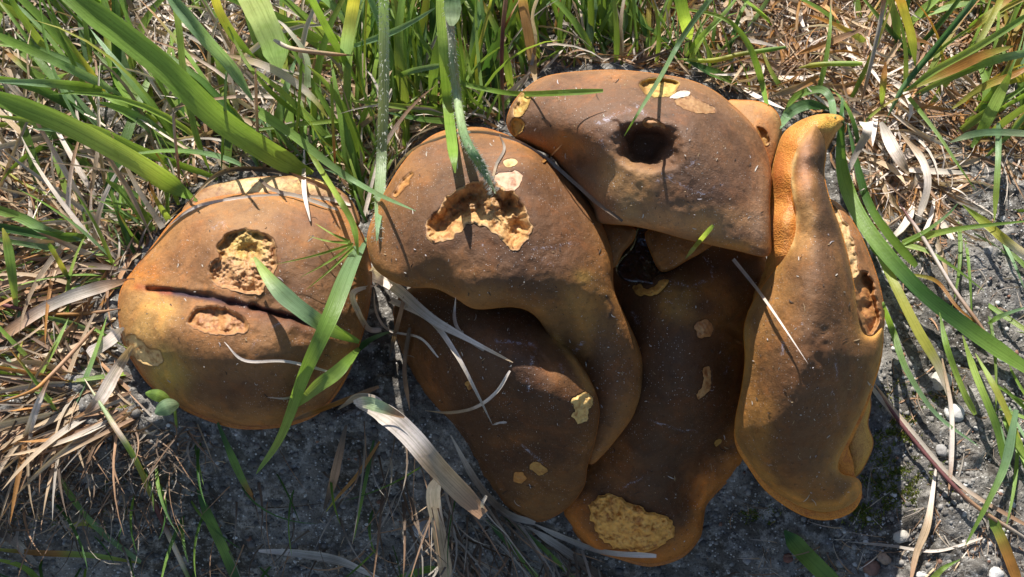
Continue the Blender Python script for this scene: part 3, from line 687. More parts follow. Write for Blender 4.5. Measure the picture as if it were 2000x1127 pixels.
# where caps stand in the picture plane, for keeping blades out of them
MS = 3
PAD = 420
_gu, _gv = np.meshgrid(np.arange(-PAD, 2000+PAD, MS)+MS/2, np.arange(-PAD, 1128+PAD, MS)+MS/2, indexing='ij')
MASK = np.zeros(_gu.shape, bool); SURF = ground_hit(_gu, _gv)
for s in SHEETS:
    lo, hi = s.poly.min(0)-12, s.poly.max(0)+12
    a0, a1, b0, b1 = [int((x+PAD)//MS) for x in (lo[0], hi[0], lo[1], hi[1])]
    uu, vv = _gu[a0:a1, b0:b1], _gv[a0:a1, b0:b1]
    d, _ = sdf(uu, vv, s.poly)
    MASK[a0:a1, b0:b1] |= d > -4
    SURF[a0:a1, b0:b1] = np.maximum(SURF[a0:a1, b0:b1], np.where(d > -2, s.z0(uu, vv, np.maximum(d, 0)), -1e4)/1000)
def cell(u, v):
    return np.clip(((np.asarray(u)+PAD)/MS).astype(int), 0, MASK.shape[0]-1), np.clip(((np.asarray(v)+PAD)/MS).astype(int), 0, MASK.shape[1]-1)
def surf(u, v): return SURF[cell(u, v)]

def ribbon(C, w, col, roll=0.0, fold=.25, tip=None, twist=0.0, across=3):
    """a blade along centreline C (n,3): widths w (n,), colours col (n,3)"""
    n = len(C)
    T = np.gradient(C, axis=0); T /= np.maximum(np.linalg.norm(T, axis=1, keepdims=True), 1e-9)
    view = CAM - C; view /= np.linalg.norm(view, axis=1, keepdims=True)
    S = np.cross(T, view); S /= np.maximum(np.linalg.norm(S, axis=1, keepdims=True), 1e-6)
    Nn = np.cross(S, T)
    a = (roll + twist*np.linspace(0, 1, n))[:, None]
    S2 = S*np.cos(a)+Nn*np.sin(a); N2 = -S*np.sin(a)+Nn*np.cos(a)
    xs = np.linspace(-1, 1, across); V = []; uvs = []
    for k, x in enumerate(xs):
        V.append(C + S2*(x*w*.5)[:, None] - N2*(fold*w*.5*(1-abs(x)))[:, None])
        uvs.append(np.stack([np.full(n, x*.5+.5), np.linspace(0, 1, n)], -1))
    V = np.stack(V, 1).reshape(-1, 3); U = np.stack(uvs, 1).reshape(-1, 2)
    i = np.arange(n*across).reshape(n, across)
    F = np.stack([i[:-1,:-1].ravel(), i[:-1,1:].ravel(), i[1:,1:].ravel(), i[1:,:-1].ravel()], -1)
    return V, F, np.repeat(col, across, 0), U
def tube(C, w, col, n=7):
    m = len(C); T = np.gradient(C, axis=0); T /= np.maximum(np.linalg.norm(T, axis=1, keepdims=True), 1e-9)
    A_ = np.cross(T, np.array([.13, .31, 1.])); A_ /= np.linalg.norm(A_, axis=1, keepdims=True); B_ = np.cross(T, A_)
    an = np.linspace(0, 2*math.pi, n, endpoint=False)
    V = (C[:, None]+(A_[:, None]*np.cos(an)[None,:,None]+B_[:, None]*np.sin(an)[None,:,None])*(w*.5)[:, None, None]).reshape(-1, 3)
    i = np.arange(m*n).reshape(m, n); j = np.roll(i, -1, 1)
    F = np.stack([i[:-1].ravel(), j[:-1].ravel(), j[1:].ravel(), i[1:].ravel()], -1)
    U = np.stack(np.broadcast_arrays(np.linspace(0, 1, n)[None], np.linspace(0, 1, m)[:, None]), -1).reshape(-1, 2)
    return V, F, np.repeat(col, n, 0), U
def shape_w(kind, n):
    t = np.linspace(0, 1, n)
    if kind == 'blade': return np.minimum(1, .45+2.2*t)*np.clip(1-t, 0, 1)**.55*1.06+.02
    if kind == 'leaf': return np.sin(np.pi*np.clip(t*.93+.05, 0, 1))**.75+.02
    if kind == 'taper': return (1-t)**.7+.04
    return np.minimum(1, .14+3.4*t)*np.minimum(1, .6+4*(1-t))
def smooth(z, k):
    ker = np.ones(2*k+1)/(2*k+1); return np.convolve(np.pad(z, k, mode='edge'), ker, 'valid')

def tint(cols, n, seed, var=.25):
    cs = [np.array(GC[c]) for c in cols]
    t = np.linspace(0, len(cs)-1, n); i = np.minimum(t.astype(int), len(cs)-2) if len(cs) > 1 else np.zeros(n, int)
    if len(cs) == 1: c = np.tile(cs[0], (n, 1))
    else:
        f = sstep(.2, .8, t-i)[:, None]; a = np.array(cs); c = a[i]*(1-f)+a[i+1]*f
    v = 1+var*2*fbm(np.linspace(0, 6, n)+seed*3.7, np.full(n, seed*1.3), 0, 3)
    return c*v[:, None]

class Pile:
    def __init__(s): s.V, s.F, s.C, s.U, s.n = [], [], [], [], 0
    def add(s, V, F, C, U): s.V.append(V); s.F.append(F+s.n); s.C.append(C); s.U.append(U); s.n += len(V)
    def build(s, name, mat, label, cat):
        if not s.n: return
        o = mesh(name, np.vstack(s.V), np.vstack(s.F), mat, None, col=np.vstack(s.C), uv=np.vstack(s.U))
        tag(o, label, cat, kind='stuff')

for ow, sh in LATER: debris(ow, sh, 90)
HERO = []; LAST = [None]
def hero(name, cols, w, shp, h, pts, label, cat=None, group=None, n=34, roll=None, fold=None, twist=0.0):
    """one blade, straw or stem traced over the scene: pts from foot to tip, h = heights (mm) above what lies below"""
    p = spline(pts, max(4, n//(len(pts)-1)))
    u, v = p[:,0], p[:,1]; m = len(u); t = np.linspace(0, 1, m)
    hh = np.interp(t, np.linspace(0, 1, len(h)), h)/1000
    s = surf(u, v)
    zs = smooth(s, max(2, m//9)) + hh
    z = np.maximum(zs, s+.0007+.15*np.minimum(hh, .004)); z = np.maximum(smooth(z, 2), s+.0005)
    C = P(u, v, z)
    k = len(HERO); r = rng.uniform(-.45, .45) if roll is None else roll
    W = shape_w(shp, m)*w*PX*1.02*(1+.16*fbm(t*5+k, np.full(m, k*.7), 0, 2))
    col = tint(cols, m, k)
    if shp == 'stem': V, F, c, U = tube(C, np.maximum(W, .0003), col)
    else: V, F, c, U = ribbon(C, W, col, r, rng.uniform(.15, .5) if fold is None else fold, twist=twist)
    root = C[0]
    e = bpy.data.objects.new(name, None)                          # only for the offset
    e.location = tuple(root)
    mt = M_STRAW if cols[0] in DRY and cols[-1] in DRY else M_GREEN
    o = mesh(name, V-root, F, mt, None, col=c, uv=U); o.location = tuple(root)
    bpy.data.objects.remove(e)
    tag(o, label, cat or {'grass_strand': 'grass', 'dry_straw': 'straw', 'grass_stalk': 'stalk'}.get(name, name), group)
    HERO.append(o); LAST[0] = C; return o

def down(o, C, r, n, ln):
    """short white hairs standing off a stem or leaf, as its part"""
    p = Pile(); T = np.gradient(C, axis=0)
    for _ in range(n):
        k = rng.integers(1, len(C)-1); f = rng.random(); b = C[k]*(1-f)+C[k-1]*f
        d = np.cross(T[k], rng.normal(size=3)); d /= np.linalg.norm(d)
        b = b+d*r*rng.uniform(.7, 1.0); q = np.linspace(0, 1, 3)[:, None]
        V, F, c, U = ribbon(b+d*ln*q*rng.uniform(.5, 1.2)-T[k]*q*q*.2, np.array([.00022, .00016, .00004]), np.tile((.62, .64, .58), (3, 1)))
        p.add(V, F, c, U)
    h = mesh('down', np.vstack(p.V)-C[0], np.vstack(p.F), M_STRAW, None, col=np.vstack(p.C), uv=np.vstack(p.U)); h.parent = o; h['kind'] = 'stuff'
gb, ds, gs = 'grass_strand', 'dry_straw', 'grass_stalk'
BL = 'long blades over the left turf'
# upper left: broad blades leaning away from the caps
hero(gb, 'lgg', 46, 'flat', (6,40,75,95), [(612,338),(560,318),(430,235),(300,115),(120,-20)], 'broadest bright green blade, running from behind the creased cap', roll=.1, fold=.5)
hero(gb, 'glg', 38, 'flat', (4,25,45,60), [(385,392),(330,358),(250,308),(120,240),(-20,185)], 'broad green blade lying low beside the creased cap', roll=.2, fold=.4)
hero(gb, 'gl', 20, 'blade', (3,18,30,30), [(425,348),(290,300),(180,250),(60,235),(-20,225)], 'mid-width green blade parallel to the broad low blade')
hero(gb, 'gb', 23, 'blade', (20,40,42), [(200,175),(100,163),(-20,158)], 'pale green blade lying level across the turf edge', roll=0)
hero(gb, 'bg', 18, 'flat', (8,30,40), [(245,190),(170,150),(90,112),(-20,62)], 'blue-green blade crossing beneath the broadest blade')
hero(gb, 'yg', 14, 'blade', (5,30,50), [(210,190),(170,130),(120,60),(85,-20)], 'yellow-edged narrow blade crossing the blue-green one')
hero(gb, 'bb', 25, 'flat', (40,60,80), [(494,196),(450,130),(400,75),(325,-15)], 'folded blue-green leaf blade with a dark midrib groove', fold=.9, roll=.2)
hero(gs, 'bg', 7, 'stem', (10,30,38), [(600,318),(550,262),(500,205)], 'thin green stalk carrying the folded blue-green leaf')
hero(gb, 'gb', 20, 'taper', (42,40,36,30), [(505,218),(570,262),(650,325),(730,375),(812,412)], 'green leaf sheath tapering towards the bitten central cap', roll=.1)
hero(gb, 'bp', 52, 'flat', (20,50,85), [(545,140),(535,90),(505,20),(478,-30)], 'very wide pale blue-green blade behind the creased cap', roll=0, fold=.15)
hero(gb, 'gl', 14, 'flat', (4,25,45,60), [(412,340),(385,270),(362,170),(350,60),(338,-20)], 'narrow upright green blade crossing the broadest blade')
hero(gb, 'gy', 18, 'flat', (15,40,60), [(500,115),(460,75),(430,25),(415,-20)], 'mid-green upright blade between folded leaf and wide blade')
hero(gb, 'pw', 15, 'taper', (22,30,35), [(600,170),(598,110),(560,55),(535,35)], 'whitish bleached blade bent over like a hook')
hero(gb, 'gg', 15, 'flat', (10,40,60), [(705,175),(660,95),(625,30),(600,-20)], 'dark-edged green blade slanting beside the hooked pale one')
hero(gb, 'by', 24, 'flat', (15,45,70), [(671,140),(678,80),(688,20),(695,-20)], 'blue-green upright blade with small rust spots')
ho = hero(gs, 'bpb', 21, 'flat', (4,25,55,80), [(736,470),(742,370),(749,200),(750,60),(748,-20)], 'pale flat green stalk rising straight behind the bitten cap', roll=0, fold=.4); down(ho, LAST[0], .002, 500, .0012)
hero(gb, 'gl', 12, 'blade', (5,30,40), [(620,250),(540,190),(480,120),(440,40)], 'thin green blade beneath the folded leaf')
hero(ds, 'nsw', 9, 'stem', (30,50,48), [(690,108),(640,105),(570,95),(535,78)], 'pinkish dry straw lying level across upright blades')
hero(ds, 'swy', 16, 'leaf', (20,30,22), [(435,105),(500,122),(560,150),(610,190),(640,230)], 'bleached curved leaf with a yellowed lower half')
hero(gb, 'gb', 16, 'blade', (4,20,30), [(320,350),(230,300),(150,262),(60,250)], 'dull green blade partly under the broad low blade')
hero(gb, 'dg', 12, 'flat', (6,25,30), [(560,300),(500,260),(430,215),(350,190)], 'dark green blade under the broadest blade')
hero(gs, 'sn', 10, 'flat', (3,25,40), [(300,470),(250,370),(200,290),(180,250)], 'straight grey-brown stalk leaning away from the creased cap')
hero(ds, 'es', 12, 'taper', (4,22,32), [(318,445),(270,370),(235,300),(215,255)], 'second grey-brown stalk beside the straight one')
hero(gb, 'gg', 22, 'blade', (3,14,22), [(300,450),(270,410),(235,372),(205,350)], 'short stout green blade at the creased cap shoulder')
hero(gb, 'lo', 14, 'taper', (3,20,26), [(330,430),(305,390),(290,352)], 'short green blade with an orange tip beside the shoulder blade')
for (u, v, du, h, c) in ((352,372,-14,70,'ne'),(432,338,10,86,'gb'),(505,318,-6,80,'es'),(575,322,14,90,'lg'),(655,345,-8,84,'ng')):
    hero(gs, c, 6, 'stem', (1, h*.35, h*.7, h), [(u,v),(u+du*.3,v-h*.7),(u+du*.7,v-h*1.45),(u+du,v-h*2.3)], {'ne': 'brown stalk', 'gb': 'blue-tipped green stalk', 'es': 'grey dry stalk', 'lg': 'light green stalk', 'ng': 'stalk brown below and green above,'}[c]+' standing up close behind the torn rim')
# centre top
hero(gb, 'ggl', 18, 'flat', (26,34,60,80,90), [(889,338),(884,290),(874,200),(866,100),(858,-20)], 'straight cut green strip hanging over the bitten cap', roll=0, fold=.15)
ho = hero(gs, 'pbpe', 17, 'stem', (1,12,45,75,90), [(968,378),(940,325),(905,258),(886,130),(872,-20)], 'downy pale stem planted at the edge of the big bite'); down(ho, LAST[0], .0016, 900, .0014)
hero(gb, 'pb', 32, 'leaf', (85,90,95), [(882,50),(884,15),(880,-40)], 'pale leaf sheath at the head of the downy stem')
hero(gb, 'lgg', 10, 'flat', (8,26,22,14), [(760,138),(850,150),(940,172),(1010,183),(1100,181),(1178,177)], 'thin green blade reaching level over the dimpled cap', roll=0)
hero(gb, 'bbg', 12, 'taper', (60,40,30,22), [(1400,-20),(1335,70),(1290,150),(1250,215),(1219,266)], 'pointed blade hanging over the deep dimple', roll=0)
hero(gb, 'gl', 18, 'blade', (6,18,22), [(900,225),(800,210),(680,196)], 'green blade lying level behind the bitten cap', roll=0)
hero(gb, 'gd', 15, 'blade', (4,14,16), [(900,238),(820,232),(750,218)], 'darker green blade just under the level one')
hero(ds, 'sny', 22, 'leaf', (6,30,60), [(1046,160),(1036,90),(1022,10),(1018,-30)], 'upright curled tan leaf behind the dimpled cap', roll=.2)
hero(ds, 'ew', 7, 'flat', (4,14,34,60), [(992,196),(1030,150),(1046,80),(1040,30),(1056,-20)], 'thin grey twisted straw winding along the tan leaf')
hero(gs, 'nrn', 9, 'stem', (3,35,60), [(985,245),(980,140),(982,60),(990,-20)], 'pinkish brown upright stem left of the tan leaf')
hero(ds, 'on', 5, 'taper', (45,50,55), [(985,55),(1000,25),(1020,-10)], 'tiny dry branch at the pinkish stem joint')
hero(ds, 'ww', 16, 'taper', (2,8,14), [(975,198),(1005,172),(1035,140)], 'pale torn leaf scrap at the dimpled cap shoulder')
hero(gb, 'gyl', 10, 'blade', (4,30,50), [(945,225),(930,130),(955,20),(962,-20)], 'yellow-streaked slender blade beside the pinkish stem')
hero(gb, 'gl', 9, 'blade', (4,20,25), [(945,205),(920,150),(905,70)], 'slender pale blade in the central clump')
hero(gb, 'gg', 8, 'taper', (8,26,30), [(955,218),(920,190),(880,120),(850,60)], 'slender blade fanning out of the central clump')
hero(gb, 'lg', 12, 'leaf', (3,6,6), [(945,195),(945,210),(935,222),(920,224)], 'small curled green leaf behind the bitten cap')
hero(gb, 'bb', 15, 'blade', (20,45,55), [(690,90),(760,65),(810,40),(850,15)], 'pale green blade angled across the flat stalk')
hero(gb, 'gb', 12, 'flat', (10,24,26), [(760,158),(800,140),(858,128)], 'short green stalk stub behind the cut strip')
# top right
hero(gb, 'ggl', 15, 'blade', (3,30,45,35), [(1498,205),(1482,140),(1455,75),(1405,32),(1300,12)], 'arching green blade over the brown thatch', roll=.1)
hero(gb, 'lg', 26, 'flat', (10,40,55), [(1350,78),(1338,40),(1325,-20)], 'wide bright blade upright behind the dimpled cap', roll=0)
hero(gs, 'lyg', 10, 'stem', (12,20,26), [(1320,115),(1390,118),(1450,105),(1535,92)], 'jointed light green stem lying over the thatch')
hero(gs, 'yl', 11, 'stem', (12,18,18), [(1560,132),(1610,125),(1684,124)], 'short cut yellow-green stem on the thatch')
hero(gb, 'gb', 12, 'blade', (8,30,50), [(1340,110),(1370,70),(1420,20),(1450,-20)], 'green blade crossing behind the arching blade')
hero(gb, 'lyo', 20, 'flat', (10,35,55), [(1788,130),(1780,70),(1765,20),(1750,-25)], 'green and orange blade standing in the thatch')
hero(gs, 'nen', 9, 'stem', (4,35,60), [(1678,215),(1700,130),(1722,30),(1728,-20)], 'straight brown stalk standing in the thatch')
hero(gs, 'bdb', 13, 'stem', (3,25,50), [(1728,240),(1765,170),(1830,90),(1895,10),(1915,-20)], 'green hairy stalk slanting out of the thatch')
hero(gb, 'glg', 15, 'flat', (15,35,50), [(1768,178),(1830,135),(1920,85),(2020,22)], 'upper green blade of the fan at the thatch end')
hero(gb, 'yoy', 20, 'leaf', (14,30,40), [(1765,178),(1850,140),(1920,108),(1980,90)], 'orange-speckled blade in the fan at the thatch end')
hero(gb, 'lgb', 17, 'flat', (12,30,40), [(1785,184),(1870,145),(1940,118),(2020,100)], 'lower green blade of the fan at the thatch end')
hero(gb, 'by', 14, 'flat', (10,26,34), [(1790,190),(1850,150),(1900,100),(1945,20),(1960,-20)], 'blue-green upright blade crossing the fan')
hero(gb, 'oyo', 16, 'flat', (10,22,30), [(1895,60),(1930,30),(1985,-15)], 'orange-brown blade crossing the fan top')
hero(gb, 'gl', 24, 'leaf', (6,18,28), [(1898,288),(1925,240),(1955,180),(1975,140)], 'broad green leaf folded upright beyond the fan')
hero(gb, 'yo', 16, 'leaf', (6,18,22), [(1860,212),(1920,170),(1975,148),(2020,125)], 'yellow and brown blade beside the folded leaf')
hero(gb, 'pbp', 15, 'flat', (10,18,18), [(1855,278),(1900,262),(1950,258),(2020,262)], 'pale blade lying level over bare soil', roll=0)
hero(gb, 'gg', 10, 'taper', (12,16,16,12), [(1775,190),(1830,260),(1870,320),(1906,372)], 'thin green blade drooping on to bare soil')
hero(gb, 'lb', 13, 'flat', (5,14,18), [(1942,432),(1946,370),(1950,300),(1950,240)], 'upright pale blade crossing the level pale one')
hero(gb, 'lo', 14, 'leaf', (10,22,26), [(1722,205),(1725,165),(1730,120)], 'small green blade with a rusty tip in the thatch')
hero(gb, 'gb', 16, 'flat', (4,10,16,12), [(1528,226),(1555,188),(1600,174),(1622,192),(1628,228)], 'green blade arched over the twisted cap top', roll=.3)
hero(gb, 'bd', 24, 'leaf', (4,12,14,6), [(1522,250),(1545,218),(1580,204),(1618,212)], 'wide green blade bent behind the twisted cap top', roll=.2)
hero(gb, 'gd', 20, 'leaf', (3,8,10), [(1440,165),(1415,150),(1385,138),(1340,118)], 'dark green leaf lying behind the dimpled cap')
hero(ds, 'wew', 26, 'taper', (22,26,20,16), [(1692,236),(1694,258),(1672,300),(1646,358)], 'curled papery white straw beside the twisted cap', roll=.1)
hero(ds, 'ews', 26, 'leaf', (10,16,10), [(1720,238),(1745,290),(1775,340)], 'wide grey papery straw behind the curled white one')
hero(ds, 'swe', 15, 'flat', (8,14,8), [(1760,262),(1800,310),(1812,360),(1796,420)], 'bowed tan straw hanging over bare soil')
hero(ds, 'wsw', 8, 'flat', (10,14,8), [(1740,220),(1790,255),(1840,282)], 'thin pale straw lying across the papery straws')
hero(ds, 'ww', 14, 'leaf', (3,4,4), [(1500,78),(1550,60),(1600,40),(1685,52)], 'pale dry leaf flat on the thatch')
hero(ds, 'on', 14, 'leaf', (8,12,12), [(1560,105),(1600,90),(1650,70),(1690,55)], 'orange-brown dry leaf flat on the thatch')
hero(ds, 'so', 14, 'flat', (6,12,10), [(1500,190),(1560,170),(1600,150)], 'frayed tan stalk end behind the back lobe')
# right: blades over the bare soil
hero(gb, 'dgdg', 30, 'flat', (8,16,16,12,8), [(1645,190),(1645,330),(1690,440),(1790,560),(1890,640),(2020,730)], 'long dark green blade sweeping past the twisted cap', roll=.2, fold=.3)
hero(gb, 'dg', 18, 'flat', (8,12,10), [(1655,240),(1690,380),(1730,450),(1790,520)], 'dark green blade beside the long sweeping one')
hero(gb, 'gyw', 21, 'leaf', (5,14,12,4), [(1690,440),(1735,530),(1790,640),(1835,720),(1860,795)], 'broad green blade fading to a pink dry tip')
hero(gb, 'gb', 15, 'blade', (5,10,10,4), [(1722,590),(1745,650),(1772,725),(1830,810),(1912,872)], 'green blade curving down beside the twisted cap')
hero(gb, 'gl', 12, 'flat', (12,14,10,4), [(1835,610),(1850,680),(1880,760),(1905,810)], 'straight green blade over the white pebble')
hero(gb, 'lg', 13, 'flat', (16,14,8), [(1880,655),(1905,730),(1945,830),(1962,905)], 'light green cut blade beyond the white pebble')
hero(gb, 'lg', 15, 'blade', (3,12,18), [(1762,475),(1830,455),(1900,443),(2020,430)], 'bright level blade of a small seedling tuft')
hero(gb, 'lg', 12, 'taper', (3,8,4), [(1762,476),(1810,490),(1860,520),(1922,568)], 'drooping blade of a small seedling tuft')
hero(gb, 'gd', 11, 'taper', (3,12,16), [(1764,474),(1810,450),(1850,420),(1872,396)], 'upward blade of a small seedling tuft')
hero(gb, 'lyw', 18, 'flat', (12,14,12), [(1880,400),(1930,440),(1965,470),(2020,510)], 'wide pale green blade leaving the level tuft')
hero(gb, 'lyg', 14, 'flat', (8,12,10,6), [(1905,690),(1950,770),(1985,850),(2010,930)], 'yellow-green blade along the drooping cut blades')
hero(gb, 'bg', 20, 'blade', (12,10,6), [(1985,800),(1965,900),(1935,970),(1885,1066)], 'broad blue-green blade crossing down over gravel')
hero(gb, 'go', 22, 'flat', (4,6,5), [(1930,1000),(1955,1050),(1990,1140)], 'green and rust blade lying flat on gravel')
hero(gb, 'gl', 14, 'flat', (8,10,10), [(1960,780),(1980,850),(2010,900)], 'green blade above the gravel edge')
hero(gb, 'dgg', 32, 'flat', (4,6,10), [(1532,1036),(1568,1078),(1640,1150)], 'wide dark green cut blade lying on gravel', roll=0, fold=.3)
hero(gb, 'lg', 14, 'taper', (6,6,4), [(1815,1140),(1840,1112),(1876,1092)], 'short bright blade at the gravel edge')
hero(gs, 'nrrne', 8, 'stem', (4,8,8,6,4), [(1700,735),(1760,828),(1850,935),(1915,995),(2020,1062)], 'purple-red runner stem lying across gravel')
hero(ds, 'sen', 8, 'flat', (4,4,4,4), [(1705,745),(1780,840),(1880,950),(2020,1035)], 'brown flattened straw alongside the red runner')
hero(ds, 'swn', 10, 'leaf', (10,8,5,3), [(1840,700),(1858,800),(1858,900),(1852,968)], 'limp tan straw hanging below the pink-tipped blade')
hero(ds, 'wsn', 14, 'leaf', (3,5,4), [(1828,915),(1812,1020),(1790,1080),(1778,1140)], 'tan folded straw standing on gravel')
hero(ds, 'ew', 6, 'flat', (2,3,2), [(1655,1058),(1740,1066),(1830,1076),(1920,1050)], 'thin level straw lying on gravel')
hero(gs, 'rwn', 8, 'stem', (4,8,6), [(1750,390),(1800,460),(1860,560),(1925,650)], 'pinkish stem lying behind the dark sweeping blade')
hero(gb, 'yoo', 9, 'blade', (6,8,5), [(1780,535),(1830,550),(1870,600),(1920,640)], 'orange-yellow narrow blade on the soil')
hero(gb, 'gb', 11, 'blade', (5,10,10), [(1930,632),(1960,615),(2020,595)], 'small level green blade beyond the drooping blades')
hero(gb, 'gd', 9, 'taper', (6,5,3), [(1700,480),(1730,520),(1745,560)], 'little dark green blade behind the long sweeping one')
hero(ds, 'es', 9, 'flat', (2,4,2), [(1694,745),(1725,785),(1755,820)], 'grey straw leaning at the foot of the twisted cap')
# left: dry matted stalks and blades
hero(gb, 'lgy', 20, 'leaf', (5,20,22), [(32,605),(24,540),(15,480),(5,445)], 'upright bright blade in the dry matted stalks')
hero(gb, 'bg', 20, 'flat', (6,12,14), [(165,470),(100,455),(40,425),(-20,405)], 'green blade lying along the dry matted stalks')
hero(gb, 'gd', 18, 'flat', (5,10,10), [(185,462),(110,462),(-20,440)], 'darker blade just under the lying green one')
hero(gb, 'dyg', 10, 'flat', (4,14,20), [(140,555),(115,510),(95,475)], 'short green stub with a yellow middle among stalks')
hero(gb, 'gl', 9, 'taper', (4,6,4), [(60,580),(140,575),(235,562)], 'thin green blade pointing at the dark crease')
hero(gb, 'gl', 7, 'taper', (4,5,3), [(180,640),(215,660),(252,682)], 'little green blade touching the creased cap rim')
hero(ds, 'nen', 24, 'flat', (3,8,9,6), [(262,545),(180,565),(90,600),(-20,672)], 'broad matted brown stalk running from the creased cap')
hero(ds, 'kn', 14, 'flat', (3,6,6), [(258,528),(160,520),(50,545),(-20,560)], 'dark matted stalk above the broad brown one')
hero(gs, 'nor', 8, 'stem', (3,6,6), [(235,603),(170,612),(90,612),(-20,590)], 'thin reddish stem under the matted stalks')
hero(gs, 'oonn', 8, 'stem', (10,16,12,5), [(-20,792),(60,765),(92,740),(140,690),(185,640)], 'jointed reddish stem propped over the stalks')
hero(ds, 'nwsw', 15, 'leaf', (12,10,7,5), [(95,742),(70,800),(45,880),(28,975)], 'long tan leaf hanging from the jointed stem')
hero(ds, 'ww', 24, 'flat', (3,6,5), [(242,640),(210,668),(172,692)], 'frayed white stalk end beside the creased cap rim', fold=.1)
hero(ds, 'swn', 26, 'leaf', (5,10,8), [(258,675),(225,728),(195,780),(165,808)], 'broad grey-white dry leaf below the frayed stalk')
hero(gs, 'wpwlyrwl', 11, 'stem', (6,10,10,8,6), [(165,740),(222,830),(268,905),(318,1020),(378,1150)], 'banded white, pink and lime stem over dark soil')
hero(gb, 'gb', 11, 'flat', (4,8,8,5), [(100,905),(150,985),(205,1045),(275,1098)], 'thin green blade above the yellow mottled blade')
hero(gb, 'yoly', 12, 'leaf', (4,6,6,4), [(-20,1072),(80,1080),(180,1085),(275,1100)], 'yellow mottled blade lying level on dark soil')
hero(gb, 'yl', 12, 'leaf', (5,7,5), [(135,1030),(170,1022),(215,1050)], 'small lime leaf curling over the thin blade')
hero(gb, 'dgd', 20, 'flat', (4,8,8), [(385,955),(412,1020),(440,1080),(470,1150)], 'straight dark green cut blade on shaded soil', roll=0)
hero(gb, 'dgo', 15, 'leaf', (4,6,3), [(425,825),(452,890),(475,940),(498,978)], 'green blade browning at its tip below the creased cap')
hero(gb, 'gl', 14, 'blade', (3,6,8), [(80,1135),(40,1105),(-20,1090)], 'bright green blades corner piece on dark soil')
hero(ds, 'ke', 16, 'leaf', (4,6,4), [(-20,1030),(30,1060),(75,1105)], 'dark grey fallen leaf on soil')
hero(ds, 'ooy', 9, 'blade', (8,8,5), [(742,862),(700,925),(660,970),(636,1000)], 'orange dry blade pointing down over shaded soil')
hero(ds, 'knk', 17, 'leaf', (6,8,4), [(676,830),(660,900),(648,950),(632,995)], 'dark brown limp leaf behind the orange blade')
hero(ds, 'wew', 17, 'leaf', (4,6,6), [(505,1076),(590,1082),(670,1098),(760,1140)], 'pale straw lying level on shaded soil', roll=0)
hero(ds, 'ws', 26, 'flat', (26,24,20,18), [(862,925),(846,965),(858,1040),(876,1150)], 'folded tan straw hanging straight below the cluster', roll=.1)
hero(ds, 'wwwsn', 38, 'flat', (30,44,46,40), [(695,790),(750,808),(800,850),(860,920),(944,1006)], 'biggest whitish dry leaf slanting below the cluster', roll=0, fold=.25)
hero(ds, 'wpn', 24, 'leaf', (34,46,46), [(690,785),(730,790),(790,815)], 'green-tinged torn sheath at the head of the whitish leaf')
hero(ds, 'we', 7, 'flat', (40,42,42), [(945,1004),(942,985),(950,968)], 'tiny white straw hook at the end of the whitish leaf')
# straws across the caps
hero(ds, 'wwews', 26, 'taper', (6,16,14,7,1), [(722,532),(770,560),(840,620),(900,655),(1002,708)], 'broad whitish straw crossing the drooping cap', roll=0, fold=.2)
hero(ds, 'wwe', 13, 'taper', (8,10,6,3), [(762,585),(840,625),(890,690),(930,765),(962,830)], 'slender forked straw bending down over the drooping cap', roll=.2)
hero(ds, 'ww', 4, 'flat', (2,3,2), [(962,830),(975,826),(990,825)], 'tiny straw end on the drooping cap')
hero(ds, 'sw', 6, 'flat', (2,6,4,2), [(830,802),(880,806),(930,795),(970,765),(996,724)], 'curled brown rootlet on the drooping cap')
hero(ds, 'we', 6, 'flat', (4,5,3,2), [(890,580),(888,625),(905,655),(945,685)], 'pale thread under the bitten cap lip')
hero(ds, 'wsw', 12, 'flat', (6,12,8), [(738,556),(690,572),(700,610),(720,642),(745,645)], 'looped straw between two caps')
hero(ds, 'ww', 5, 'flat', (3,6,4,2), [(730,565),(735,610),(760,645),(820,660),(856,698)], 'thin wavy straw between two caps')
hero(ds, 'sek', 7, 'flat', (1,1,1,1,1,1,1), [(728,420),(760,350),(800,298),(860,270),(920,258),(990,268),(1060,305),(1120,355),(1165,395),(1216,432)], 'long straw pressed round the rim of the bitten cap', n=60)
hero(ds, 'kes', 5, 'flat', (2,2,1), [(975,262),(985,290),(970,320),(962,350)], 'short bent straw on the bitten cap')
hero(ds, 'ewew', 9, 'flat', (1,1,1,1), [(330,440),(375,408),(440,392),(540,382),(640,388),(685,400)], 'grey straw lying along the torn rim of the creased cap')
hero(ds, 'skn', 10, 'flat', (5,12,9,5), [(362,402),(430,338),(520,332),(600,352),(665,380)], 'arched brown straw above the torn rim')
hero(ds, 'ke', 7, 'flat', (7,6,3), [(480,322),(530,368),(590,385),(660,410)], 'dark straw crossing the torn rim')
hero(ds, 'ww', 9, 'leaf', (14,10,3), [(594,292),(594,370),(606,432)], 'white sliver hanging over the torn rim')
hero(ds, 'ww', 5, 'flat', (2,2,2,3), [(438,668),(478,704),(560,706),(650,728)], 'pale thread straw lying on the creased cap')
hero(ds, 'yw', 6, 'taper', (3,4,3), [(588,765),(560,778),(522,776)], 'short cream straw tip on the creased cap')
hero(gb, 'bgl', 34, 'blade', (4,16,22,16,10,8), [(712,462),(680,530),(640,630),(595,730),(550,850),(500,926)], 'long broad green blade crossing the creased cap to soil', roll=0, fold=.2)
hero(gb, 'gbl', 30, 'leaf', (10,18,16,8), [(702,668),(640,640),(570,590),(530,550),(496,502)], 'green blade pointing at the bite of the creased cap', roll=0, fold=.3)
hero(gb, 'gl', 26, 'leaf', (12,14,8), [(702,680),(660,725),(620,755),(578,795)], 'bent green blade at the creased cap edge', roll=.1)
hero(gb, 'db', 14, 'taper', (12,10,4), [(700,680),(730,660),(770,645)], 'short dark green blade between two caps')
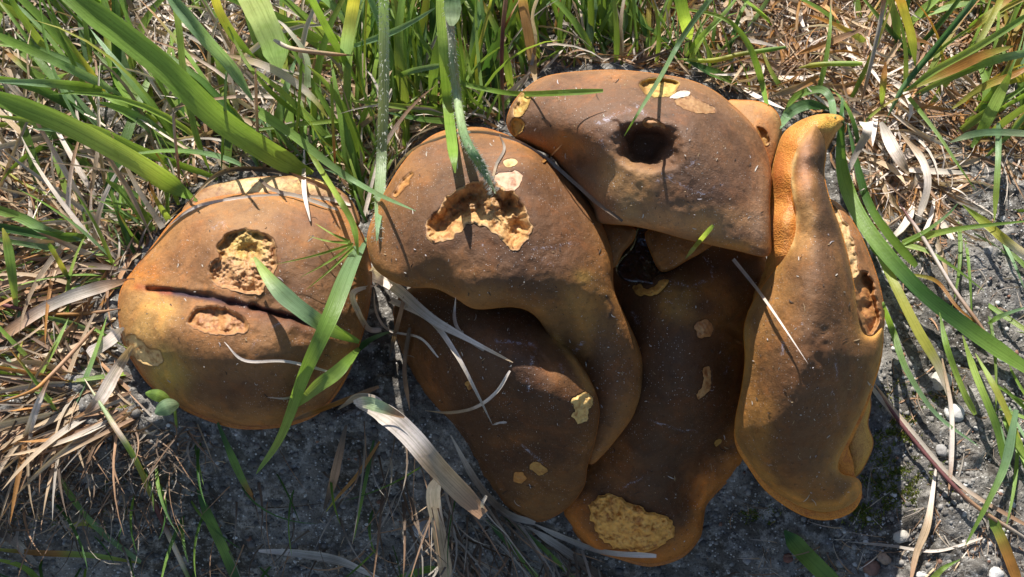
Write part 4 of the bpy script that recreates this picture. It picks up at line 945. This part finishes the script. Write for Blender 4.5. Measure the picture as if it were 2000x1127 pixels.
for (a, b, c, d, t) in ((690,476,540,516,'first'),(688,480,586,542,'second'),(690,484,598,566,'third'),(680,474,605,462,'fourth'),(684,472,615,436,'fifth')):
    hero(gb, 'gl', 5.5, 'taper', (9,10,5), [(a,b),((a+c)/2,(b+d)/2+3),(c,d)], 'needle-thin green blade spreading over the creased cap', group='needle blades over the creased cap')
hero(gb, 'gl', 12, 'flat', (6,22,30), [(700,500),(690,440),(660,385),(600,290)], 'green stalk rising from the gap between two caps')
hero(ds, 'ew', 7, 'taper', (9,7,3), [(1432,506),(1480,566),(1525,630),(1578,710)], 'silvery needle straw leaning on the twisted cap')
hero(gb, 'yl', 8, 'flat', (5,12), [(1338,506),(1364,474),(1393,440)], 'tiny cut green stalk under the dimpled cap')
hero(ds, 'on', 5, 'taper', (2,6), [(1060,316),(1080,300),(1098,282)], 'small orange spike between two caps')
hero(ds, 'eke', 14, 'flat', (8,8,5,4), [(880,850),(930,940),(985,1000),(1045,1022)], 'grey flat straw curving under the drooping cap')
hero(ds, 'eew', 11, 'flat', (4,5,4,6), [(1040,1022),(1100,1050),(1180,1078),(1282,1086)], 'grey straw running below the granular scar')
hero(ds, 'ek', 16, 'flat', (3,4,3), [(1030,1028),(1110,1080),(1190,1140)], 'flat grey straw going down into shaded grass')
hero(gb, 'dg', 10, 'flat', (3,6,4), [(950,1015),(1000,1070),(1060,1140)], 'dark blade in the shaded grass below the cluster', group='dark blades below the cluster')
hero(gb, 'dg', 9, 'flat', (3,6,4), [(985,1010),(1060,1070),(1130,1140)], 'dark blade in the shaded grass below the cluster', group='dark blades below the cluster')
hero(gb, 'gg', 15, 'flat', (4,6,4), [(855,1108),(820,1116),(770,1135)], 'short green blade beside the hanging tan straw')
hero(gb, 'dg', 9, 'blade', (4,6,4), [(730,860),(712,950),(690,1060)], 'dark green narrow blade hanging over shaded soil')
hero(ds, 'kn', 9, 'flat', (4,8,6), [(760,700),(775,640),(790,580)], 'brown stalk standing in the gap between two caps')
hero(ds, 'nk', 9, 'flat', (4,8,6), [(800,800),(790,720),(800,640)], 'dark stalk under the bitten cap lip')
hero(ds, 'sw', 13, 'flat', (10,16,16,10), [(660,800),(700,775),(740,785),(752,830)], 'curled tan straw loop above the whitish leaf')
hero(ds, 'non', 10, 'flat', (6,12,12), [(560,825),(640,795),(740,755)], 'reddish brown stalk passing under the bent blade')

# a two-leaved seedling by the left cap
sr = ground_hit(np.array(345.), np.array(835.)); base = P(345, 835, float(sr))
seed = empty('seedling', base)
tag(seed, 'tiny seedling with two rounded pale green leaves', 'seedling')
def seed_leaf(a, b, w, c):
    p = spline([a, ((a[0]+b[0])/2, (a[1]+b[1])/2-4), b], 8); z = np.linspace(.016, .019, len(p))+.002*np.sin(np.linspace(0, 3.1, len(p)))
    C = P(p[:,0], p[:,1], z+float(sr)); W = np.sin(np.linspace(.06, 3.08, len(p)))**.7*w*PX
    V, F, cc, U = ribbon(C, W, tint(c, len(p), 5), .1, -.25, across=5)
    mesh('leaf', V, F, M_GREEN, seed, col=cc, uv=U)
seed_leaf((335, 786), (284, 768), 24, 'lg'); seed_leaf((350, 790), (303, 808), 32, 'pb')
Cst = np.stack([base*(1-f)+P(340, 790, float(sr)+.016)*f for f in np.linspace(0, 1, 8)])
V, F, cc, U = tube(Cst, np.full(8, .0012), tint('l', 8, 3)); mesh('stalk', V, F, M_GREEN, seed, col=cc, uv=U)

# ------------------------------------------------------------------ random turf
def in_poly(u, v, poly):
    c = False; n = len(poly)
    for k in range(n):
        (ax, ay), (bx, by) = poly[k], poly[(k+1) % n]
        if (ay > v) != (by > v) and u < (bx-ax)*(v-ay)/(by-ay)+ax: c = not c
    return c

def scatter(pile, poly, n, cols, ang, spread, length, width, lift, seg=8, curl=.6, big=None, margin=True, shp='blade', rollmax=.9, clumps=None):
    """blades rooted on the ground inside a region: ang = heading in the picture plane (degrees, 90 = away from the viewer)"""
    xs = [p[0] for p in poly]; ys = [p[1] for p in poly]; made = tries = 0
    cl = [(rng.uniform(min(xs), max(xs)), rng.uniform(min(ys), max(ys))) for _ in range(clumps)] if clumps else None
    while made < n and tries < n*12:
        tries += 1
        if cl is not None and rng.random() < .7:
            c0 = cl[rng.integers(len(cl))]; u, v = c0[0]+rng.normal(0, 22), c0[1]+rng.normal(0, 18)
        else: u, v = rng.uniform(min(xs), max(xs)), rng.uniform(min(ys), max(ys))
        if not in_poly(u, v, poly): continue
        if MASK[cell(u, v)]: continue
        z = float(surf(u, v)); b = P(u, v, z)
        a = math.radians(rng.normal(ang, spread)); L = rng.uniform(*length)*PX; el = math.radians(rng.uniform(*lift))
        t = np.linspace(0, 1, seg)
        bend = rng.normal(0, curl); droop = rng.uniform(.3, 1.5)*(.3+abs(math.sin(el)))
        aa = a+bend*t; ee = el-droop*t
        d = np.stack([np.cos(aa)*np.cos(ee), np.sin(aa)*np.cos(ee), np.sin(ee)], -1)*L/(seg-1)
        C = b+np.vstack([np.zeros(3), np.cumsum(d[:-1], 0)])
        C[:, 2] = np.maximum(C[:, 2], ground_z(C[:,0], C[:,1])+.0006); C[0, 2] -= .001
        if MASK[cell(*proj(C))].any(): continue
        w = rng.uniform(*width)
        cs = cols[rng.integers(len(cols))]
        V, F, c, U = ribbon(C, shape_w(shp, seg)*w*PX, tint(cs, seg, tries*.37, .3)*rng.uniform(.75, 1.2), rng.uniform(-rollmax, rollmax), rng.uniform(.1, .6))
        if big is not None and w > big[0] and big[2][0] < big[3]:
            big[2][0] += 1; dry = cs[0] in DRY
            o = mesh('dry_straw' if dry else 'grass_strand', V-C[0], F, M_STRAW if dry else M_GREEN, None, col=c, uv=U)
            look = ('wide ' if w > big[0]*1.25 else '')+LOOK[cs]
            o.location = tuple(C[0]); tag(o, look+' '+big[1], 'straw' if dry else 'grass', 'loose blades '+big[1])
        else: pile.add(V, F, c, U)
        made += 1

green, straw, thatch, roots = Pile(), Pile(), Pile(), Pile()
GRN = ['gl', 'gg', 'lg', 'bg', 'gb', 'ggl', 'dg', 'gy', 'lgo']; STR = ['s', 'sw', 'ns', 'wn', 'es', 'no', 'ke', 'se']
TH = ['n', 'ns', 'no', 's', 'sn', 'so', 'sw', 'kn', 'nk', 'w', 'on', 'ew']
LOOK = {'gl': 'green blade with a light tip', 'gg': 'plain green blade', 'lg': 'light green blade', 'bg': 'blade blue-green at its foot', 'gb': 'blade blue-green at its tip', 'ggl': 'plain green blade with a light end',
        'dg': 'dark green blade', 'gy': 'green blade yellowing at its tip', 'lgo': 'green blade with an orange tip', 'yo': 'yellow and orange blade', 'lo': 'light green blade with a rusty end', 'oy': 'orange-brown blade',
        's': 'tan dry blade', 'sw': 'tan dry blade with a white tip', 'ns': 'brown dry blade', 'wn': 'whitish dry blade', 'es': 'grey dry blade', 'we': 'white dry blade', 'w': 'plain white dry blade', 'no': 'rusty dry blade', 'se': 'tan and grey dry blade'}
TL = [(-120,-120),(760,-120),(740,400),(690,470),(360,450),(250,520),(-120,470)]
cnt = [0]; WS = ['sw', 'w', 'we', 'es', 's', 'wn', 'se']; WD = ['es', 's', 'se', 'ns', 'no', 'es']
scatter(thatch, TL, 1400, STR+['kn','k','w','we'], 135, 70, (70,220), (4,10), (0,25), curl=1.2, shp='taper')
scatter(green, TL, 215, GRN, 130, 26, (200,480), (9,32), (14,55), clumps=30, big=(17, 'leaning away behind the creased cap', cnt, 70))
scatter(straw, TL, 380, WS, 128, 40, (120,340), (5,16), (8,50), big=(13.5, 'among the blades behind the creased cap', [0], 30))
TM = [(690,-120),(1330,-120),(1330,130),(1100,140),(1000,190),(960,250),(820,270),(760,360),(690,420)]
scatter(thatch, TM, 800, STR+['kn','k'], 95, 70, (60,180), (4,9), (0,25), curl=1.2, shp='taper')
scatter(green, TM, 470, GRN, 92, 18, (150,400), (6,28), (30,75), clumps=34, big=(18, 'standing behind the bitten cap', [0], 70))
scatter(straw, TM, 150, WS, 95, 30, (120,300), (4,13), (20,60))
scatter(green, [(640,-170),(1420,-170),(1420,70),(1000,90),(640,60)], 46, ['gl','bg','gb','ne','es','lg'], 80, 22, (560,900), (7,18), (58,84), curl=.35, seg=10)
TR = [(1240,-120),(1830,-120),(1800,120),(1780,260),(1700,330),(1640,300),(1640,225),(1520,215),(1430,200),(1340,150),(1240,140)]
scatter(thatch, TR, 2900, TH, 60, 120, (40,190), (3,9), (0,26), curl=1.8, shp='taper', clumps=60)
scatter(thatch, TR, 700, ['w', 'sw', 'ws', 'wo', 's', 'so'], 60, 120, (60,190), (5,13), (5,36), curl=1.8, shp='leaf', clumps=40)
scatter(green, TR, 60, GRN+['yo','lo'], 90, 45, (110,300), (5,17), (20,60))
TQ = [(1720,-120),(2120,-120),(2120,260),(1960,330),(1850,290),(1770,230)]
scatter(thatch, TQ, 1000, TH, 60, 110, (50,190), (3,10), (0,26), curl=1.5, shp='taper')
scatter(green, TQ, 120, GRN+['yo','lo','oy'], 55, 28, (140,330), (7,24), (20,60), big=(15, 'in the fan beyond the brown thatch', [0], 40))
TS = [(1620,300),(1700,300),(1800,280),(1860,330),(1800,430),(1740,470),(1700,450),(1650,400)]
scatter(thatch, TS, 380, TH+WS, -60, 60, (60,200), (3,9), (-5,22), curl=1.2, shp='taper')
scatter(straw, TS, 60, WS, -60, 50, (80,180), (8,18), (-5,30), curl=1.2, shp='leaf')
TLW = [(-120,430),(300,430),(225,560),(235,680),(300,780),(290,820),(180,850),(-120,870)]
scatter(thatch, TLW, 950, ['es','ns','no','ke','se','kn','k','n','nk','kn','sk'], 195, 40, (70,280), (3,12), (0,16), curl=.45, shp='taper')
scatter(straw, TLW, 170, WD, 190, 30, (150,330), (7,19), (2,18), curl=.5, big=(14, 'matted beside the creased cap', [0], 40))
scatter(green, TLW, 90, GRN, 150, 50, (90,260), (5,15), (5,40))
BLW = [(-60,880),(330,820),(560,840),(720,830),(880,900),(1040,1020),(1180,1090),(1180,1160),(-60,1160)]
scatter(roots, BLW, 90, ['k','kn','ke','n','ke'], 265, 35, (60,200), (2,6), (0,12), curl=.9, shp='taper')
scatter(roots, [(-60,850),(400,830),(280,1000),(-60,1040)], 190, ['k','kn','se','n','es','k'], 250, 70, (30,120), (2,6), (0,14), curl=.8, shp='taper')
scatter(green, BLW, 40, ['d','dg','d','gd'], 275, 30, (70,200), (4,9), (5,25))
scatter(roots, [(700,780),(860,850),(1000,1000),(1180,1090),(1180,1150),(860,1150),(720,900)], 110, ['k','ke','e','kn'], 285, 25, (100,260), (3,8), (0,14), curl=.6, shp='taper')
scatter(roots, BLW, 70, ['e','es','s','ke','n'], 200, 70, (40,150), (2,5), (0,8), curl=.5, shp='taper')
for strip, hd in (([(985,235),(1030,165),(1130,130),(1290,130),(1400,165),(1480,225),(1480,190),(1400,135),(1290,105),(1130,105),(1010,145),(960,220)], 92), ([(720,440),(790,305),(870,246),(980,252),(980,228),(870,222),(770,290),(705,420)], 105), ([(225,560),(300,470),(365,398),(480,362),(600,338),(690,380),(690,350),(600,310),(470,335),(350,375),(280,450),(205,540)], 125)):
    scatter(thatch, strip, 240, STR+['n','kn','w'], hd, 60, (40,130), (3,9), (5,45), curl=1.0, shp='taper')
    scatter(green, strip, 60, GRN, hd, 28, (60,200), (5,13), (20,65))
scatter(thatch, [(-400,-400),(2400,-400),(2400,-100),(-100,-100),(-100,800),(-400,800)], 1300, STR, 110, 80, (70,220), (4,11), (0,30), curl=1.0, shp='taper', seg=6)
scatter(green, [(-400,-400),(2300,-400),(2300,-110),(-110,-110),(-110,500),(-400,500)], 420, GRN, 105, 30, (150,380), (8,24), (25,70), seg=6)
scatter(roots, [(-60,820),(300,810),(420,850),(330,980),(-60,1040)], 420, ['k','kn','ke','k','en'], 255, 80, (25,110), (2,7), (0,25), curl=1.2, shp='taper')
RB = [(1720,420),(2100,380),(2100,1200),(1420,1200),(1420,1000),(1700,960),(1720,760)]
scatter(roots, RB, 420, ['k','n','ne','e','kn','sw'], 0, 180, (20,110), (1.5,4.5), (0,10), curl=1.0, shp='taper')
scatter(green, [(1850,420),(2100,380),(2100,1000),(1960,900)], 40, ['gl','g','b','gy'], -70, 30, (120,260), (6,14), (5,30))
green.build('turf_grass', M_GREEN, 'finer green grass blades filling the turf around the caps', 'grass')
straw.build('turf_straw', M_STRAW, 'pale dry stalks standing among the green turf', 'straw')
thatch.build('thatch', M_STRAW, 'tangled brown dead grass matted on the ground', 'straw')
roots.build('root_litter', M_STRAW, 'dark thin rootlets and dead bits on the bare soil', 'litter')

# ------------------------------------------------------------------ gravel, pebbles, moss
def ico():
    p = (1+5**.5)/2
    v = np.array([(-1,p,0),(1,p,0),(-1,-p,0),(1,-p,0),(0,-1,p),(0,1,p),(0,-1,-p),(0,1,-p),(p,0,-1),(p,0,1),(-p,0,-1),(-p,0,1)], float); v /= np.linalg.norm(v[0])
    f = np.array([(0,11,5),(0,5,1),(0,1,7),(0,7,10),(0,10,11),(1,5,9),(5,11,4),(11,10,2),(10,7,6),(7,1,8),(3,9,4),(3,4,2),(3,2,6),(3,6,8),(3,8,9),(4,9,5),(2,4,11),(6,2,10),(8,6,7),(9,8,1)])
    return v, f
IV, IF = ico()
def gravel():
    Vs, Fs, Cs = [], [], []; n = 0
    for k in range(14000):
        if k < 8500: u, v = rng.uniform(1380, 2060), rng.uniform(380, 1190)
        else: u, v = rng.uniform(0, 1400), rng.uniform(800, 1180)
        if MASK[cell(u, v)]: continue
        z = float(surf(u, v)); c = P(u, v, z)
        r = PX*(1.1+rng.exponential(1.5)); r = min(r, PX*7)
        if k > 13300: r = PX*rng.uniform(4, 11)
        V = IV*(1+.5*(rng.random((12,1))-.5))*r*np.array([1, rng.uniform(.7,1.1), rng.uniform(.45,.8)])
        a = rng.uniform(0, 6.28); V = V@np.array([[math.cos(a), math.sin(a), 0], [-math.sin(a), math.cos(a), 0], [0, 0, 1]])
        t = rng.random() if k <= 13300 else .1; base = (.12,.11,.10) if t < .3 else (.25,.235,.215) if t < .86 else (.52,.51,.49) if t < .965 else (.22,.11,.07)
        Vs.append(V+c+[0, 0, r*.15]); Fs.append(IF+n); Cs.append(np.tile(np.array(base)*rng.uniform(.7, 1.2), (12, 1))); n += 12
    o = mesh('gravel', np.vstack(Vs), np.vstack(Fs), M_STONE, None, col=np.vstack(Cs), smooth=False)
    tag(o, 'fine grey and white gravel grains on bare soil', 'gravel', kind='stuff')
gravel()
def pebble(u, v, w, col, label):
    bm_v = IV.copy(); F = IF
    for _ in range(2):                                             # subdivide the icosahedron
        mid = {}; vs = list(map(tuple, bm_v)); nf = []
        def m_(a, b):
            k = (min(a, b), max(a, b))
            if k not in mid:
                p = (np.array(vs[a])+np.array(vs[b]))/2; vs.append(tuple(p/np.linalg.norm(p))); mid[k] = len(vs)-1
            return mid[k]
        for a, b, c in F:
            x, y, q = m_(a, b), m_(b, c), m_(c, a); nf += [(a,x,q),(x,b,y),(q,y,c),(x,y,q)]
        bm_v = np.array(vs); F = np.array(nf)
    s = rng.uniform(0, 50); V = bm_v*(1+.55*fbm(bm_v[:,0]*1.1+s, bm_v[:,1]*1.1+s, bm_v[:,2]*1.1+s, 3)[:, None])
    V = V*w*.5*PX*np.array([1, rng.uniform(.75, 1), .6])
    z = float(surf(u, v)); c = P(u, v, z+w*.12*PX)
    o = mesh('pebble', V, F, M_STONE, None, col=np.tile(col, (len(V), 1)), smooth=False); o.location = tuple(c)
    tag(o, label, 'pebble', 'pebbles on the bare soil')
WH, GY, BR = (.50,.49,.47), (.30,.29,.28), (.20,.085,.06)
pebble(1867, 808, 38, WH, 'whitest round pebble, beside the pink-tipped blade')
pebble(1760, 1047, 32, (.42,.39,.34), 'cream pebble near the tan folded straw')
pebble(1945, 1122, 26, WH, 'white pebble at the green and rust blade')
pebble(1800, 1124, 22, WH, 'white pebble below the tan folded straw')
pebble(1838, 745, 42, (.45,.42,.38), 'flat pale stone flake above the whitest pebble')
pebble(1818, 690, 26, BR, 'small red-brown stone flake above the pale flake')
pebble(1840, 880, 24, GY, 'grey pebble by the limp tan straw')
pebble(1540, 1090, 22, BR, 'reddish pebble beside the wide dark cut blade')
pebble(1460, 1095, 20, GY, 'grey pebble below the long drooping cap')
pebble(1705, 1110, 34, (.22,.12,.085), 'rusty stone flake between cream pebble and cut blade')
pebble(1728, 1092, 26, (.34,.24,.17), 'tan stone flake beside the rusty flake')
pebble(825, 1030, 44, (.42,.42,.42), 'pale stone in shade beside the hanging tan straw')
pebble(430, 1050, 30, GY, 'grey stone in shade by the dark green cut blade')
pebble(1640, 1100, 18, GY, 'grey pebble near the wide dark cut blade tip')
pebble(1960, 700, 26, (.5,.5,.49), 'pale pebble behind the drooping green blades')
pebble(1740, 640, 24, (.34,.33,.31), 'grey pebble under the pink-tipped blade')
pebble(1930, 490, 24, (.27,.26,.25), 'grey pebble below the bright level blade')

def moss(spots, name, label):
    p = Pile()
    for (cu, cv, ru, rv, n) in spots:
        for _ in range(n):
            u, v = rng.normal(cu, ru), rng.normal(cv, rv)
            if MASK[cell(u, v)]: continue
            if fbm(np.array([u/22.]), np.array([v/22.]), 3.7, 3)[0] < -.05: continue
            z = float(surf(u, v)); b = P(u, v, z)
            h = rng.uniform(4, 11)*PX; a = rng.uniform(0, 6.28)
            t = np.linspace(0, 1, 3)[:, None]; d = np.array([math.cos(a)*.7, math.sin(a)*.7, .7])
            C = b+d*h*t
            c = np.array((.13,.165,.028))*rng.uniform(.5, 1.6)*np.array([rng.uniform(.8, 1.3), 1, 1])
            V, F, cc, U = ribbon(C, np.array([2.6, 2.2, .4])*PX, np.tile(c, (3, 1)), 0, .2); p.add(V, F, cc, U)
    p.build(name, M_GREEN, label, 'moss')
moss([(1745,860,28,40,1500),(1750,950,36,30,1300),(1690,1000,22,16,500),(1560,920,40,30,300),(1480,1010,20,12,250),(1800,770,40,30,350),(100,1000,60,30,500),(625,60,40,30,900),(250,950,40,20,300)], 'moss', 'low dark green moss on the soil by the twisted cap')
